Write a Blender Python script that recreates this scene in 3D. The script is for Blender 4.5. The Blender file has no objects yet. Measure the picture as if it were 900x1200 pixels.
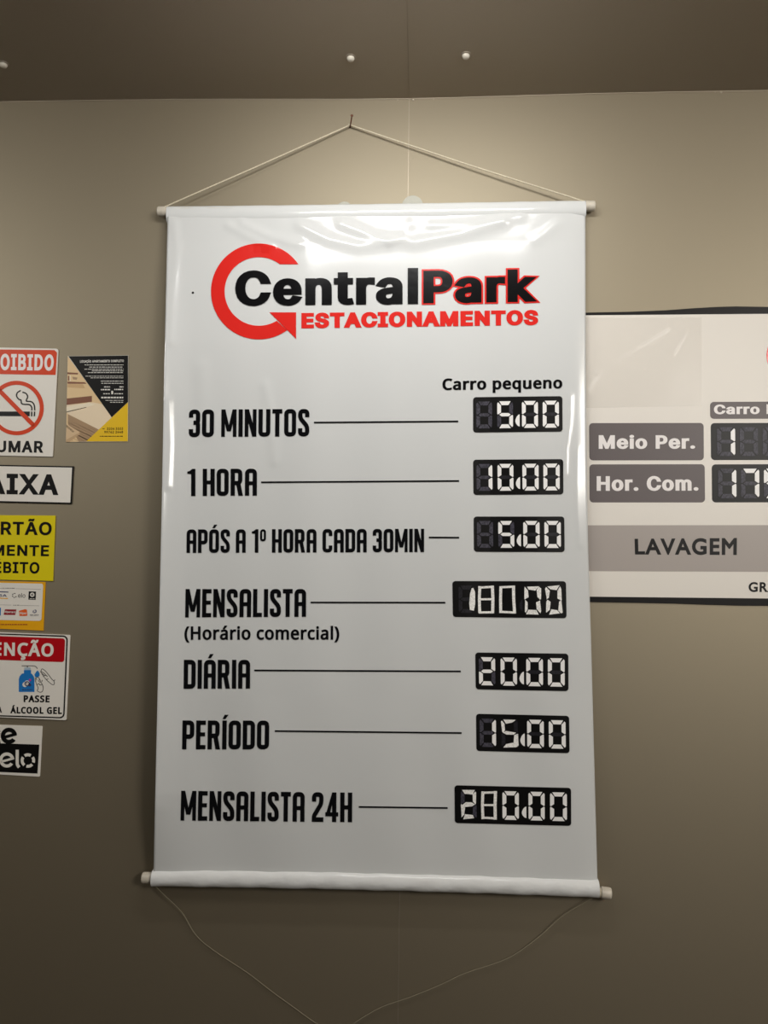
import bpy, bmesh, math, random
from mathutils import Vector, Matrix
from mathutils.geometry import delaunay_2d_cdt
random.seed(7)
SC = bpy.context.scene
COL = SC.collection

# ------------------------------------------------------------------ camera
FPX, CW, CH = 900.0, 900, 1200
YAW, PITCH, ROLL = 0.0469, 0.0670, 0.0138
CAM = Vector((0.0, -1.4432, 1.6))
def cam_axes():
    cy, sy, cp, sp = math.cos(YAW), math.sin(YAW), math.cos(PITCH), math.sin(PITCH)
    r = Vector((cy, sy, 0)); fw = Vector((-sy*cp, cy*cp, sp)); u = r.cross(fw)
    cr, sr = math.cos(ROLL), math.sin(ROLL)
    return r*cr + u*sr, u*cr - r*sr, -fw
RX, UX, BX = cam_axes()
cd = bpy.data.cameras.new('camera'); cam = bpy.data.objects.new('camera', cd); COL.objects.link(cam)
m = Matrix.Identity(4)
for i in range(3):
    m[i][0], m[i][1], m[i][2], m[i][3] = RX[i], UX[i], BX[i], CAM[i]
cam.matrix_world = m
cd.sensor_fit = 'VERTICAL'; cd.sensor_height = 24.0; cd.sensor_width = 18.0
cd.lens = 24.0*FPX/CH; cd.clip_start = 0.02
SC.camera = cam

# ------------------------------------------------------------------ world, lights, exposure
w = bpy.data.worlds.new('world'); SC.world = w; w.use_nodes = True
bg = w.node_tree.nodes['Background']; bg.inputs[0].default_value = (0.95, 1.0, 1.05, 1); bg.inputs[1].default_value = 0.02
def area(name, loc, aim, sx, sy, power, col):
    d = bpy.data.lights.new(name, 'AREA'); d.shape = 'RECTANGLE'; d.size = sx; d.size_y = sy
    d.energy = power; d.color = col
    o = bpy.data.objects.new(name, d); COL.objects.link(o); o.location = loc
    o.rotation_euler = (Vector(aim)-Vector(loc)).to_track_quat('-Z', 'Y').to_euler()
    return o
area('ceiling_light_near', (-0.02, -0.57, 2.47), (-0.02, 0.0, 1.70), 0.60, 0.06, 4.5, (1.0, 0.99, 0.965))
area('ceiling_light_right', (1.6, -1.0, 2.42), (0.0, 0.0, 0.9), 0.4, 0.4, 4.0, (1.0, 0.975, 0.92))
area('fill_light_rear_right', (1.6, -2.2, 2.25), (0.0, 0.0, 0.6), 0.6, 0.6, 27.5, (1.0, 0.955, 0.89))  # added fill lamp with no known fixture, evens the light down the banner
area('ceiling_light_left', (-1.6, -1.0, 2.42), (0.0, 0.0, 0.9), 0.4, 0.4, 8.5, (1.0, 0.975, 0.92))
SC.view_settings.view_transform = 'Standard'; SC.view_settings.look = 'None'
SC.view_settings.exposure = 0.02; SC.view_settings.gamma = 1.0; SC.view_settings.use_curve_mapping = False

# ------------------------------------------------------------------ helpers
def ray(px, py):
    return RX*((px-CW/2)/FPX) + UX*((CH/2-py)/FPX) - BX
def P(px, py, d=0.0):                      # the point of the plane d in front of the wall
    r = ray(px, py); t = (-d - CAM.y)/r.y
    return CAM + r*t
ZC = 2.5087
def PC(px, py, d=0.0):                     # the point of the ceiling
    r = ray(px, py); t = (ZC - d - CAM.z)/r.z
    return CAM + r*t

def srgb(*c):
    return tuple(((v/255)/12.92 if v/255 <= 0.04045 else ((v/255+0.055)/1.055)**2.4) for v in c)
def mat(name, col, rough=0.5, spec=0.5, metal=0.0, bump=None, trans=0.0, coat=0.0, vary=0.0, vscale=(6, 6, 6), alpha=1.0):
    mt = bpy.data.materials.new(name); mt.use_nodes = True
    nt = mt.node_tree; b = nt.nodes['Principled BSDF']
    b.inputs['Base Color'].default_value = (*col, 1); b.inputs['Roughness'].default_value = rough
    b.inputs['Specular IOR Level'].default_value = spec; b.inputs['Metallic'].default_value = metal
    b.inputs['Transmission Weight'].default_value = trans; b.inputs['Coat Weight'].default_value = coat
    b.inputs['Alpha'].default_value = alpha
    geo = nt.nodes.new('ShaderNodeNewGeometry')
    if vary:
        mp = nt.nodes.new('ShaderNodeMapping'); mp.inputs['Scale'].default_value = vscale
        nt.links.new(geo.outputs['Position'], mp.inputs['Vector'])
        n = nt.nodes.new('ShaderNodeTexNoise'); n.inputs['Scale'].default_value = 1.0; n.inputs['Detail'].default_value = 5
        nt.links.new(mp.outputs[0], n.inputs['Vector'])
        mr = nt.nodes.new('ShaderNodeMapRange'); mr.inputs['From Min'].default_value = 0.3; mr.inputs['From Max'].default_value = 0.7
        mr.inputs['To Min'].default_value = 1-vary; mr.inputs['To Max'].default_value = 1+vary
        nt.links.new(n.outputs['Fac'], mr.inputs['Value'])
        mx = nt.nodes.new('ShaderNodeMix'); mx.data_type = 'RGBA'; mx.blend_type = 'MULTIPLY'; mx.inputs['Factor'].default_value = 1
        mx.inputs['A'].default_value = (*col, 1); nt.links.new(mr.outputs[0], mx.inputs['B'])
        nt.links.new(mx.outputs['Result'], b.inputs['Base Color'])
    if bump:
        prev = None
        for (sc, strength, dist, det) in bump:
            mp = nt.nodes.new('ShaderNodeMapping'); mp.inputs['Scale'].default_value = sc
            nt.links.new(geo.outputs['Position'], mp.inputs['Vector'])
            n = nt.nodes.new('ShaderNodeTexNoise'); n.inputs['Scale'].default_value = 1.0; n.inputs['Detail'].default_value = det
            nt.links.new(mp.outputs[0], n.inputs['Vector'])
            bp = nt.nodes.new('ShaderNodeBump'); bp.inputs['Strength'].default_value = strength; bp.inputs['Distance'].default_value = dist
            nt.links.new(n.outputs['Fac'], bp.inputs['Height'])
            if prev: nt.links.new(prev.outputs[0], bp.inputs['Normal'])
            prev = bp
        nt.links.new(prev.outputs[0], b.inputs['Normal'])
    return mt

def thing(name, label, cat, loc, group=None):
    o = bpy.data.objects.new(name, None); o.empty_display_size = 0.05; COL.objects.link(o)
    o.location = loc; o['label'] = label; o['category'] = cat
    if group: o['group'] = group
    return o
def root_loc(o):
    while o.parent: o = o.parent
    return o.location
def build(name, bm, mt, parent=None, smooth=False, label=None, kind=None):
    me = bpy.data.meshes.new(name)
    off = root_loc(parent) if parent else Vector((0, 0, 0))
    for v in bm.verts: v.co -= off
    bm.to_mesh(me); bm.free()
    for mm in (mt if isinstance(mt, (list, tuple)) else [mt]): me.materials.append(mm)
    if smooth:
        for p in me.polygons: p.use_smooth = True
    o = bpy.data.objects.new(name, me); COL.objects.link(o)
    if parent: o.parent = parent
    if label: o['label'] = label
    if kind: o['kind'] = kind
    return o
def add_box(bm, lo, hi):
    vs = [bm.verts.new((x, y, z)) for x in (lo[0], hi[0]) for y in (lo[1], hi[1]) for z in (lo[2], hi[2])]
    for f in ((0,1,3,2),(4,6,7,5),(0,4,5,1),(2,3,7,6),(0,2,6,4),(1,5,7,3)): bm.faces.new([vs[i] for i in f])
def add_tube(bm, pts, rad, n=10, cap=True):
    pts = [Vector(p) for p in pts]; rings = []
    for i, p in enumerate(pts):
        t = (pts[min(i+1, len(pts)-1)] - pts[max(i-1, 0)]).normalized()
        a = t.cross(Vector((0, 1, 0)));
        if a.length < 0.1: a = t.cross(Vector((0, 0, 1)))
        a.normalize(); b = t.cross(a)
        r = rad[i] if isinstance(rad, (list, tuple)) else rad
        ra, rb = r if isinstance(r, tuple) else (r, r)
        rings.append([bm.verts.new(p + a*math.cos(2*math.pi*k/n)*ra + b*math.sin(2*math.pi*k/n)*rb) for k in range(n)])
    for q in range(len(rings)-1):
        for k in range(n):
            bm.faces.new((rings[q][k], rings[q][(k+1) % n], rings[q+1][(k+1) % n], rings[q+1][k]))
    if cap:
        bm.faces.new(rings[0][::-1]); bm.faces.new(rings[-1])
def add_lathe(bm, c, axis, prof, n=24):        # prof: (radius, height along axis)
    axis = Vector(axis).normalized(); a = axis.orthogonal().normalized(); b = axis.cross(a); rings = []
    for r, h in prof:
        if r < 1e-6: rings.append([bm.verts.new(Vector(c)+axis*h)])
        else: rings.append([bm.verts.new(Vector(c)+axis*h+(a*math.cos(2*math.pi*k/n)+b*math.sin(2*math.pi*k/n))*r) for k in range(n)])
    for q in range(len(rings)-1):
        A, B = rings[q], rings[q+1]
        for k in range(n):
            k2 = (k+1) % n
            if len(A) == 1 and len(B) == 1: continue
            if len(A) == 1: bm.faces.new((A[0], B[k2], B[k]))
            elif len(B) == 1: bm.faces.new((A[k], A[k2], B[0]))
            else: bm.faces.new((A[k], A[k2], B[k2], B[k]))

# ---- flat artwork: 2D polygons given in photograph coordinates, laid on a surface by a mapper
def art(polys, mapper, step=None, idx=None):
    """polys: list of point lists (convex or simple) or (verts, faces) pairs; returns a bmesh on the surface"""
    bm = bmesh.new()
    for q in polys:
        mi = 0
        if isinstance(q, dict): mi = q['m']; q = q['p']
        if isinstance(q, tuple):
            vs = [bm.verts.new((p[0], -p[1], 0)) for p in q[0]]
            for f in q[1]:
                try:
                    fc = bm.faces.new([vs[i] for i in f]); fc.material_index = mi
                except ValueError: pass
        else:
            vs = [bm.verts.new((p[0], -p[1], 0)) for p in q]
            fc = bm.faces.new(vs); fc.material_index = mi
    bmesh.ops.recalc_face_normals(bm, faces=bm.faces[:])
    for f in bm.faces:
        f.normal_update()
        if f.normal.z < 0: f.normal_flip()
    if step:
        xs = [v.co.x for v in bm.verts]; ys = [v.co.y for v in bm.verts]
        for ax, lo, hi in ((0, min(xs), max(xs)), (1, min(ys), max(ys))):
            k = math.floor(lo/step)*step + step
            while k < hi:
                no = (1, 0, 0) if ax == 0 else (0, 1, 0); co = (k, 0, 0) if ax == 0 else (0, k, 0)
                bmesh.ops.bisect_plane(bm, geom=bm.verts[:]+bm.edges[:]+bm.faces[:], plane_co=co, plane_no=no)
                k += step
    bmesh.ops.triangulate(bm, faces=[f for f in bm.faces if len(f.verts) > 4])
    for v in bm.verts: v.co = mapper(v.co.x, -v.co.y)
    return bm
def solid(poly, mapper_front, d_back):           # a board: front polygon, sides back to the wall
    bm = bmesh.new()
    fr = [bm.verts.new(mapper_front(*p)) for p in poly]; bk = []
    for v in fr: bk.append(bm.verts.new((v.co.x, -d_back, v.co.z)))
    bm.faces.new(fr); bm.faces.new(bk[::-1]); n = len(fr)
    for i in range(n): bm.faces.new((fr[i], bk[i], bk[(i+1) % n], fr[(i+1) % n]))
    bmesh.ops.recalc_face_normals(bm, faces=bm.faces[:])
    return bm
def on(d): return lambda x, y: P(x, y, d)
def rrect(q, r, n=6):
    """rounded quad; q = TL,TR,BR,BL in photograph coordinates (y down)"""
    out = []; q = [Vector((a[0], a[1])) for a in q]
    for i in range(4):
        c, p, s = q[i], q[i-1], q[(i+1) % 4]
        rr = r[i] if isinstance(r, (list, tuple)) else r
        if rr <= 0: out.append((c.x, c.y)); continue
        u = (p-c).normalized(); v = (s-c).normalized()
        for k in range(n+1):
            a = math.pi/2*k/n
            pt = c + u*rr*(1-math.sin(a)) + v*rr*(1-math.cos(a)); out.append((pt.x, pt.y))
    return out
def inset_ring(outer, inner): # two point loops of equal length -> band
    n = len(outer); return (list(outer)+list(inner), [(i, (i+1) % n, n+(i+1) % n, n+i) for i in range(n)])
def disc(cx, cy, r, n=32, r2=None, a0=0, a1=360):
    r2 = r2 if r2 is not None else r
    return [(cx+r*math.cos(math.radians(a0+(a1-a0)*k/n)), cy+r2*math.sin(math.radians(a0+(a1-a0)*k/n))) for k in range(n+(a1-a0 < 360))]
def annulus(cx, cy, ro, ri, a0=0, a1=360, n=64):
    cl = abs(a1-a0) >= 360; k = n if cl else n+1
    o = [(cx+ro*math.cos(math.radians(a0+(a1-a0)*i/n)), cy+ro*math.sin(math.radians(a0+(a1-a0)*i/n))) for i in range(k)]
    q = [(cx+ri*math.cos(math.radians(a0+(a1-a0)*i/n)), cy+ri*math.sin(math.radians(a0+(a1-a0)*i/n))) for i in range(k)]
    m_ = k if cl else k-1
    return (o+q, [(i, (i+1) % k, k+(i+1) % k, k+i) for i in range(m_)])
def stroke(pts, wd, closed=False):
    """a constant width band along a polyline with mitred joints"""
    pts = [Vector((p[0], p[1])) for p in pts]
    pts = [p for i, p in enumerate(pts) if i == 0 or (p-pts[i-1]).length > 1e-6]
    if closed and (pts[0]-pts[-1]).length < 1e-6: pts.pop()
    n = len(pts); L, Rr = [], []
    for i in range(n):
        a = pts[i]-pts[i-1] if (i > 0 or closed) else pts[i+1]-pts[i]
        b = pts[(i+1) % n]-pts[i] if (i < n-1 or closed) else pts[i]-pts[i-1]
        a = a.normalized(); b = b.normalized(); na = Vector((-a.y, a.x)); nb = Vector((-b.y, b.x))
        mm = na+nb
        if mm.length < 1e-3: mm = na
        mm.normalize(); k = wd/2/max(0.35, mm.dot(na))
        L.append(tuple(pts[i]+mm*k)); Rr.append(tuple(pts[i]-mm*k))
    c = n if closed else n-1
    return (L+Rr, [(i, (i+1) % n, n+(i+1) % n, n+i) for i in range(c)])
def smooth_line(pts, n=8, closed=False):          # Catmull-Rom
    P_ = [Vector(p) for p in pts]; out = []
    for i in range(len(P_)-1):
        a, b, c, d = P_[max(i-1, 0)], P_[i], P_[i+1], P_[min(i+2, len(P_)-1)]
        for k in range(n):
            t = k/n
            out.append(0.5*((2*b)+(c-a)*t+(2*a-5*b+4*c-d)*t*t+(3*b-a-3*c+d)*t**3))
    out.append(P_[-1]); return out

# ---- lettering: letter outlines (family, letter, advance / contours in thousandths of an em)
GLYPHS = """G 188
G.188/95,-4 78,-1 63,9 53,24 49,41 53,59 63,73 78,83 95,87 113,83 128,73 138,59 141,41 138,24 128,9 113,-1
G0453/227,-7 174,1 130,24 94,62 69,113 53,178 48,254 53,330 69,395 95,447 130,484 174,508 227,516 279,508 323,484 358,447 384,395 400,330 405,254 400,178 384,113 358,62 323,24 279,1/227,50 261,56 290,74 313,103 330,144 340,194 344,254 340,314 330,365 313,405 290,435 261,453 227,460 192,453 163,435 140,405 123,365 113,314 109,254 113,194 123,144 140,103 163,74 192,56
G1453/76,0 76,55 391,55 391,0/276,509 276,0 212,0 212,448 209,448 86,358 86,427 198,509
G2453/64,0 64,47 234,229 282,282 299,305 311,327 318,348 320,371 317,397 308,419 293,436 273,449 250,457 224,460 196,457 172,447 153,433 139,413 130,390 127,362 65,362 71,405 86,442 111,473 143,496 182,511 225,516 268,511 306,497 337,474 361,445 376,411 381,372 378,345 371,318 357,290 336,259 267,180 153,60 153,57 389,57 389,0
G3453/218,-7 173,-3 133,10 98,30 70,57 52,91 44,132 109,132 115,107 126,87 144,71 165,59 190,52 218,50 248,53 275,61 297,74 315,93 325,116 329,145 326,172 316,196 299,217 275,234 242,244 201,248 157,248 157,299 288,448 288,452 70,452 70,509 372,509 372,461 211,278 211,289 264,288 308,276 344,253 371,222 387,186 393,145 387,103 370,66 344,36 309,12 266,-2
G4453/40,105 40,158 247,509 311,509 108,166 108,163 413,163 413,105/282,0 282,121 282,146 282,318 343,318 343,0
G5453/221,-7 178,-2 140,11 108,32 83,60 66,93 60,130 122,130 127,108 138,89 153,73 173,60 196,52 221,50 250,53 276,64 298,82 314,104 324,131 328,162 324,193 313,221 297,244 275,262 248,273 218,277 192,275 167,268 145,258 128,246 67,253 96,509 366,509 366,452 150,452 134,301 136,301 155,315 177,325 203,331 229,334 263,330 294,321 321,306 345,285 364,260 379,231 388,199 391,163 385,117 369,76 343,41 309,15 268,-1
G6453/226,-7 181,-1 142,15 109,40 84,74 69,115 63,162 67,199 80,239 102,285 137,340 252,509 322,509 151,261 145,261 154,275 165,288 179,299 196,307 214,312 235,314 278,309 316,295 346,271 369,240 384,201 389,157 383,112 368,73 343,39 310,14 271,-2/226,48 254,52 278,63 299,79 314,101 324,128 327,157 324,187 314,213 299,235 278,251 254,262 226,265 198,262 174,252 153,235 138,214 128,188 125,158 128,128 138,102 153,79 174,63 198,52
G7453/97,0 323,448 323,452 62,452 62,509 390,509 390,449 165,0
G8453/226,-7 178,-2 135,11 100,33 74,62 57,96 52,135 55,166 65,195 81,220 101,241 125,256 153,265 153,267 119,282 93,308 76,342 70,380 75,417 90,450 114,477 146,498 183,511 226,516 269,511 306,498 337,477 361,450 377,417 382,380 376,342 359,308 333,282 300,267 300,265 327,256 351,241 371,220 387,195 397,166 401,135 395,96 378,62 352,33 317,11 274,-2/226,49 258,52 285,60 306,74 323,91 333,113 337,139 333,165 322,189 305,208 283,223 256,232 226,235 196,232 169,223 147,208 130,189 119,165 115,139 119,113 129,91 145,74 167,60 194,52/226,290 252,292 274,300 293,313 307,330 316,351 319,376 316,399 308,420 294,437 275,449 252,457 226,460 200,457 177,449 159,437 144,420 136,399 133,376 136,351 144,330 159,313 178,300 200,292
G9453/226,516 271,510 310,494 343,468 368,434 384,393 389,347 385,309 373,270 350,224 315,168 200,0 130,0 301,248 307,248 299,234 287,221 273,210 257,202 238,196 218,195 174,199 137,214 106,237 83,269 68,307 63,352 69,397 85,436 110,469 142,494 182,510/226,460 198,457 174,446 154,429 138,407 128,381 125,352 128,322 138,295 154,274 174,257 198,247 226,243 254,247 278,257 299,273 314,295 324,321 327,350 324,381 314,407 299,429 279,446 254,457
GA480/16,0 201,509 276,509 463,0 395,0 287,302 264,372 232,478 245,478 213,371 190,302 85,0/110,142 110,199 370,199 370,142
GB456/60,0 60,509 241,509 289,504 329,491 359,469 381,442 394,410 398,374 395,344 387,320 373,301 356,286 336,275 315,267 315,262 339,257 363,245 385,227 402,203 414,173 418,136 413,100 400,67 377,39 344,18 301,4 246,0/125,57 245,57 296,63 330,80 349,105 355,137 352,161 342,184 327,203 305,218 279,228 248,231 125,231/125,285 238,285 264,288 288,296 308,309 323,326 333,348 336,372 330,403 312,429 283,446 240,452 125,452
GC510/267,-7 205,1 150,25 104,63 70,115 48,179 40,254 48,329 70,393 104,445 150,484 205,508 267,516 305,513 340,504 373,490 402,471 427,447 448,418 463,385 473,348 408,348 401,373 389,395 375,413 357,428 337,440 315,449 292,454 267,456 223,450 183,432 150,403 125,364 109,314 103,254 109,194 125,145 151,105 184,76 223,59 267,53 292,55 315,60 337,69 357,81 375,96 389,114 401,136 408,160 473,160 463,124 448,91 427,62 402,38 373,19 340,5 305,-4
GD502/219,0 96,0 96,57 215,57 271,63 318,81 354,110 379,149 394,198 399,255 394,312 379,361 354,399 319,428 275,446 221,452 93,452 93,509 225,509 294,501 352,478 399,441 433,391 454,329 461,255 454,181 433,119 398,68 351,31 290,8/125,509 125,0 60,0 60,509
GE419/60,0 60,509 372,509 372,452 125,452 125,286 355,286 355,229 125,229 125,57 375,57 375,0
GF410/60,0 60,509 369,509 369,452 125,452 125,278 346,278 346,221 125,221 125,0
GH517/60,0 60,509 125,509 125,289 392,289 392,509 457,509 457,0 392,0 392,232 125,232 125,0
GI300/31,0 31,57 118,57 118,452 31,452 31,509 269,509 269,452 183,452 183,57 269,57 269,0
GL393/60,0 60,509 125,509 125,57 361,57 361,0
GM628/60,0 60,509 151,509 277,187 287,159 299,123 311,84 322,49 307,49 318,83 330,121 342,158 352,187 476,509 568,509 568,0 504,0 504,291 504,327 505,369 506,413 507,457 513,457 498,409 482,363 467,322 456,291 342,0 286,0 170,291 159,321 145,361 129,408 112,457 119,457 120,416 121,372 121,328 122,291 122,0
GN523/60,0 60,509 136,509 343,183 363,151 387,107 414,55 405,54 401,108 399,157 399,195 399,509 463,509 463,0 387,0 202,290 177,331 148,381 107,452 119,454 122,384 124,328 125,291 125,0
GO533/267,-7 205,1 150,25 105,63 70,115 48,179 40,254 48,329 70,393 105,445 150,484 205,508 267,516 329,508 383,484 429,445 464,393 486,329 493,254 486,179 464,115 429,63 383,25 329,1/267,53 310,59 349,76 383,105 408,144 425,194 430,254 425,314 408,365 383,404 349,433 310,450 267,456 223,450 184,433 151,404 125,364 109,314 103,254 109,194 125,144 151,105 184,76 223,59
GP445/60,0 60,509 235,509 289,503 332,487 366,462 390,430 404,391 409,348 404,304 390,265 366,233 332,207 289,191 235,186 109,186 109,242 232,242 269,246 297,256 318,272 333,294 342,319 344,348 342,376 333,402 318,423 297,439 268,449 232,452 125,452 125,0
GR449/60,0 60,509 236,509 289,504 333,489 366,465 390,433 405,395 409,352 405,309 390,271 366,240 333,217 289,203 236,198 96,198 96,255 233,255 269,258 298,267 319,281 334,300 342,324 345,352 342,380 334,405 319,425 297,440 269,449 233,452 125,452 125,0/353,0 230,229 303,229 428,0
GS447/224,-9 172,-4 127,9 91,31 64,60 46,96 38,137 104,137 110,110 123,88 142,71 166,59 194,52 224,49 257,52 286,60 310,74 329,92 341,114 345,139 342,161 332,179 316,193 296,205 245,222 184,239 128,260 86,289 60,326 52,372 58,413 75,448 102,476 137,498 180,511 227,516 274,511 316,498 351,476 377,449 394,415 401,378 337,378 326,412 302,437 267,453 225,459 194,456 167,448 145,435 129,418 118,398 115,376 119,352 131,334 148,319 169,308 212,293 264,279 311,264 336,252 359,238 379,220 394,198 405,171 408,139 403,99 386,64 360,34 323,11 278,-4
GT449/32,452 32,509 417,509 417,452 257,452 257,0 192,0 192,452
GU517/259,-8 202,-2 154,15 114,43 85,80 66,124 60,173 60,509 124,509 124,178 128,144 141,113 160,87 187,68 220,56 259,52 298,56 331,68 357,87 376,113 389,144 393,178 393,509 457,509 457,173 451,124 432,80 403,43 363,15 315,-2
GV480/204,0 16,509 84,509 192,206 215,137 248,31 234,31 267,138 289,206 395,509 463,509 278,0
GX474/18,0 217,284 217,236 29,509 104,509 178,400 204,361 223,329 243,292 232,292 252,329 272,361 298,400 373,509 446,509 259,239 259,287 456,0 382,0 292,129 268,165 250,195 230,231 244,231 225,196 206,166 182,129 91,0
Ga389/160,-9 125,-5 94,5 68,22 48,45 35,73 30,108 33,138 43,161 58,179 77,193 100,203 125,211 178,220 234,227 252,230 265,235 273,243 275,255 275,257 273,279 267,297 255,311 240,322 220,329 196,331 170,329 149,322 131,313 118,301 107,288 100,274 41,291 57,322 78,346 104,364 133,375 163,382 194,384 239,379 263,372 286,360 306,343 322,320 333,290 337,251 337,0 276,0 276,52 272,52 252,25 236,12 215,1 190,-6/170,45 202,49 228,59 248,74 263,93 272,115 275,138 275,190 259,182 231,176 200,171 175,168 134,159 117,150 103,139 95,124 92,105 94,87 102,72 114,61 130,52 149,47
Gc396/207,-8 159,-2 117,16 82,46 56,85 40,133 34,187 40,243 56,291 82,330 117,360 159,378 207,384 234,383 260,377 284,368 305,356 324,341 340,322 352,301 361,277 303,262 290,289 270,311 242,325 207,330 173,325 145,310 124,287 108,258 99,224 96,187 99,151 108,117 124,89 145,66 173,51 207,46 242,52 271,66 291,89 304,117 363,102 354,78 341,56 325,37 306,21 285,9 261,-1 235,-6
Gd424/195,-8 151,-2 111,16 79,45 55,84 39,133 34,189 39,245 55,293 79,332 112,361 151,378 196,384 228,381 253,373 272,360 287,346 306,319 311,319 311,509 372,509 372,0 313,0 313,59 306,59 287,31 272,17 252,4 227,-5/204,47 236,51 263,65 284,86 299,115 309,150 312,189 309,229 299,263 284,291 263,312 237,325 204,330 172,325 144,311 123,290 108,261 99,227 96,189 99,151 108,117 124,88 145,66 172,51
Ge404/212,-8 160,-2 117,16 82,46 56,85 39,132 34,187 39,242 55,290 81,329 115,359 157,378 205,384 236,382 266,374 294,361 319,341 341,315 357,282 368,242 371,194 371,169 75,169 75,221 338,221 310,202 307,237 298,269 283,294 262,314 236,326 205,330 173,326 146,313 125,294 109,270 99,241 96,211 96,178 99,139 110,106 128,80 151,61 179,50 212,46 234,48 254,53 271,61 285,73 297,88 305,105 365,91 353,63 335,39 311,19 282,4 249,-5
Gi167/52,0 52,379 114,379 114,0/84,443 67,446 54,455 44,468 41,483 44,499 54,512 67,521 84,524 100,521 114,512 123,499 126,483 123,468 114,455 100,446
Gk381/110,137 110,212 120,212 284,379 360,379 184,199 177,199/52,0 52,509 114,509 114,0/294,0 148,186 191,229 372,0
Gl189/139,-2 101,3 74,20 58,47 52,84 52,509 114,509 114,99 115,77 120,62 130,54 146,52 160,53 170,54 181,3 162,-1
Gm610/52,0 52,379 112,379 112,295 107,295 118,323 132,346 151,363 172,376 195,384 219,386 257,380 287,361 309,331 321,295 312,295 322,321 337,343 357,361 381,375 407,383 437,386 468,383 497,372 522,354 541,328 553,296 557,255 557,0 496,0 496,254 490,289 472,313 447,326 418,330 395,328 374,320 357,307 345,290 338,270 335,247 335,0 274,0 274,260 269,288 253,311 229,326 199,330 178,328 157,320 140,307 126,289 117,266 114,238 114,0
Gn410/114,227 114,0 52,0 52,379 112,379 112,287 102,287 123,332 152,362 187,379 227,384 263,380 295,369 321,349 340,321 353,285 357,240 357,0 296,0 296,235 290,275 273,304 246,323 210,329 184,326 161,317 141,303 126,283 117,257
Go415/207,-8 159,-2 117,16 82,46 56,85 40,133 34,187 40,243 56,291 82,330 117,360 159,378 207,384 256,378 298,360 333,330 359,291 375,243 381,187 375,133 359,85 333,46 298,16 256,-2/207,46 242,51 270,66 292,89 307,117 316,151 319,187 316,224 307,258 292,287 270,310 242,325 207,330 173,325 145,310 124,287 108,258 99,224 96,187 99,151 108,117 124,89 145,66 173,51
Gp424/52,-143 52,379 112,379 112,319 118,319 137,346 152,360 171,373 197,381 229,384 274,378 313,361 345,332 370,293 385,245 390,189 385,133 370,84 345,45 313,16 274,-2 229,-8 198,-5 172,4 153,17 138,31 118,59 114,59 114,-143/220,47 253,51 279,66 300,88 316,117 325,151 328,189 325,227 316,261 301,290 280,311 253,325 220,330 188,325 161,312 140,291 125,263 116,229 113,189 116,150 125,115 140,86 162,65 188,51
Gq424/372,-143 311,-143 311,59 306,59 287,31 272,17 252,4 227,-5 195,-8 151,-2 111,16 79,45 55,84 39,133 34,189 39,245 55,293 79,332 112,361 151,378 196,384 228,381 253,373 272,360 287,346 306,319 313,319 313,379 372,379/204,47 236,51 263,65 284,86 299,115 309,150 312,189 309,229 299,263 284,291 263,312 237,325 204,330 172,325 144,311 123,290 108,261 99,227 96,189 99,151 108,117 124,88 145,66 172,51
Gr259/52,0 52,379 112,379 112,321 115,321 130,347 152,367 181,380 213,385 229,384 243,384 243,322 230,324 207,326 182,323 159,315 140,301 126,284 117,262 114,237 114,0
Gt227/204,379 204,327 6,327 6,379/65,471 126,471 126,98 128,76 136,61 150,53 170,50 185,51 202,54 213,2 192,-3 168,-4 125,2 92,21 72,52 65,93
GÃ480/16,0 201,509 276,509 463,0 395,0 287,302 264,372 232,478 245,478 213,371 190,302 85,0/110,142 110,199 370,199 370,142/284,576 260,580 237,590 217,600 201,604 194,602 188,595 183,577 141,577 145,605 155,628 172,643 196,648 220,643 241,633 260,623 278,619 285,621 291,625 297,646 339,646 334,618 324,595 307,580
GÇ510/267,-7 205,1 150,25 104,63 70,115 48,179 40,254 48,329 70,393 104,445 150,484 205,508 267,516 305,513 340,504 373,490 402,471 427,447 448,418 463,385 473,348 408,348 401,373 389,395 375,413 357,428 337,440 315,449 292,454 267,456 223,450 183,432 150,403 125,364 109,314 103,254 109,194 125,145 151,105 184,76 223,59 267,53 292,55 315,60 337,69 357,81 375,96 389,114 401,136 408,160 473,160 463,124 448,91 427,62 402,38 373,19 340,5 305,-4/228,-146 228,-110 268,-110 284,-109 294,-105 300,-98 302,-88 300,-77 294,-71 284,-67 268,-66 240,-66 250,13 283,13 283,-3 283,-33 312,-37 332,-47 344,-64 347,-88 343,-114 328,-132 304,-143 269,-146
GÉ419/60,0 60,509 372,509 372,452 125,452 125,286 355,286 355,229 125,229 125,57 375,57 375,0/191,558 239,659 307,659 241,558
N 209
N(241/32,220 35,285 45,348 61,409 84,468 113,522 150,573 217,573 168,493 132,407 111,315 104,221 107,159 117,98 132,38 154,-20 182,-75 216,-127 150,-127 113,-77 84,-24 61,34 45,94 35,156
N)241/209,220 206,156 196,94 180,34 158,-24 128,-77 91,-127 25,-127 59,-75 87,-20 109,38 125,98 134,159 137,221 134,283 125,346 109,406 87,465 59,521 24,573 91,573 128,522 158,468 180,409 196,348 206,285
NA512/437,0 368,177 141,177 73,0 0,0 224,575 289,575 512,0/283,415 274,438 264,473 255,500 247,468 238,438 230,415 165,241 347,241
NC507/323,517 280,513 241,502 207,482 178,456 156,423 139,383 129,337 125,286 131,220 147,164 175,117 213,83 262,62 323,55 359,57 394,62 460,78 460,15 427,5 394,-2 356,-7 312,-8 232,1 166,28 115,72 78,131 56,203 49,287 54,349 67,406 89,456 120,499 159,534 206,559 261,575 324,581 368,578 409,572 448,561 482,547 453,486 394,508 360,515
NE446/398,0 78,0 78,573 398,573 398,509 150,509 150,330 384,330 384,268 150,268 150,63 398,63
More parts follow.
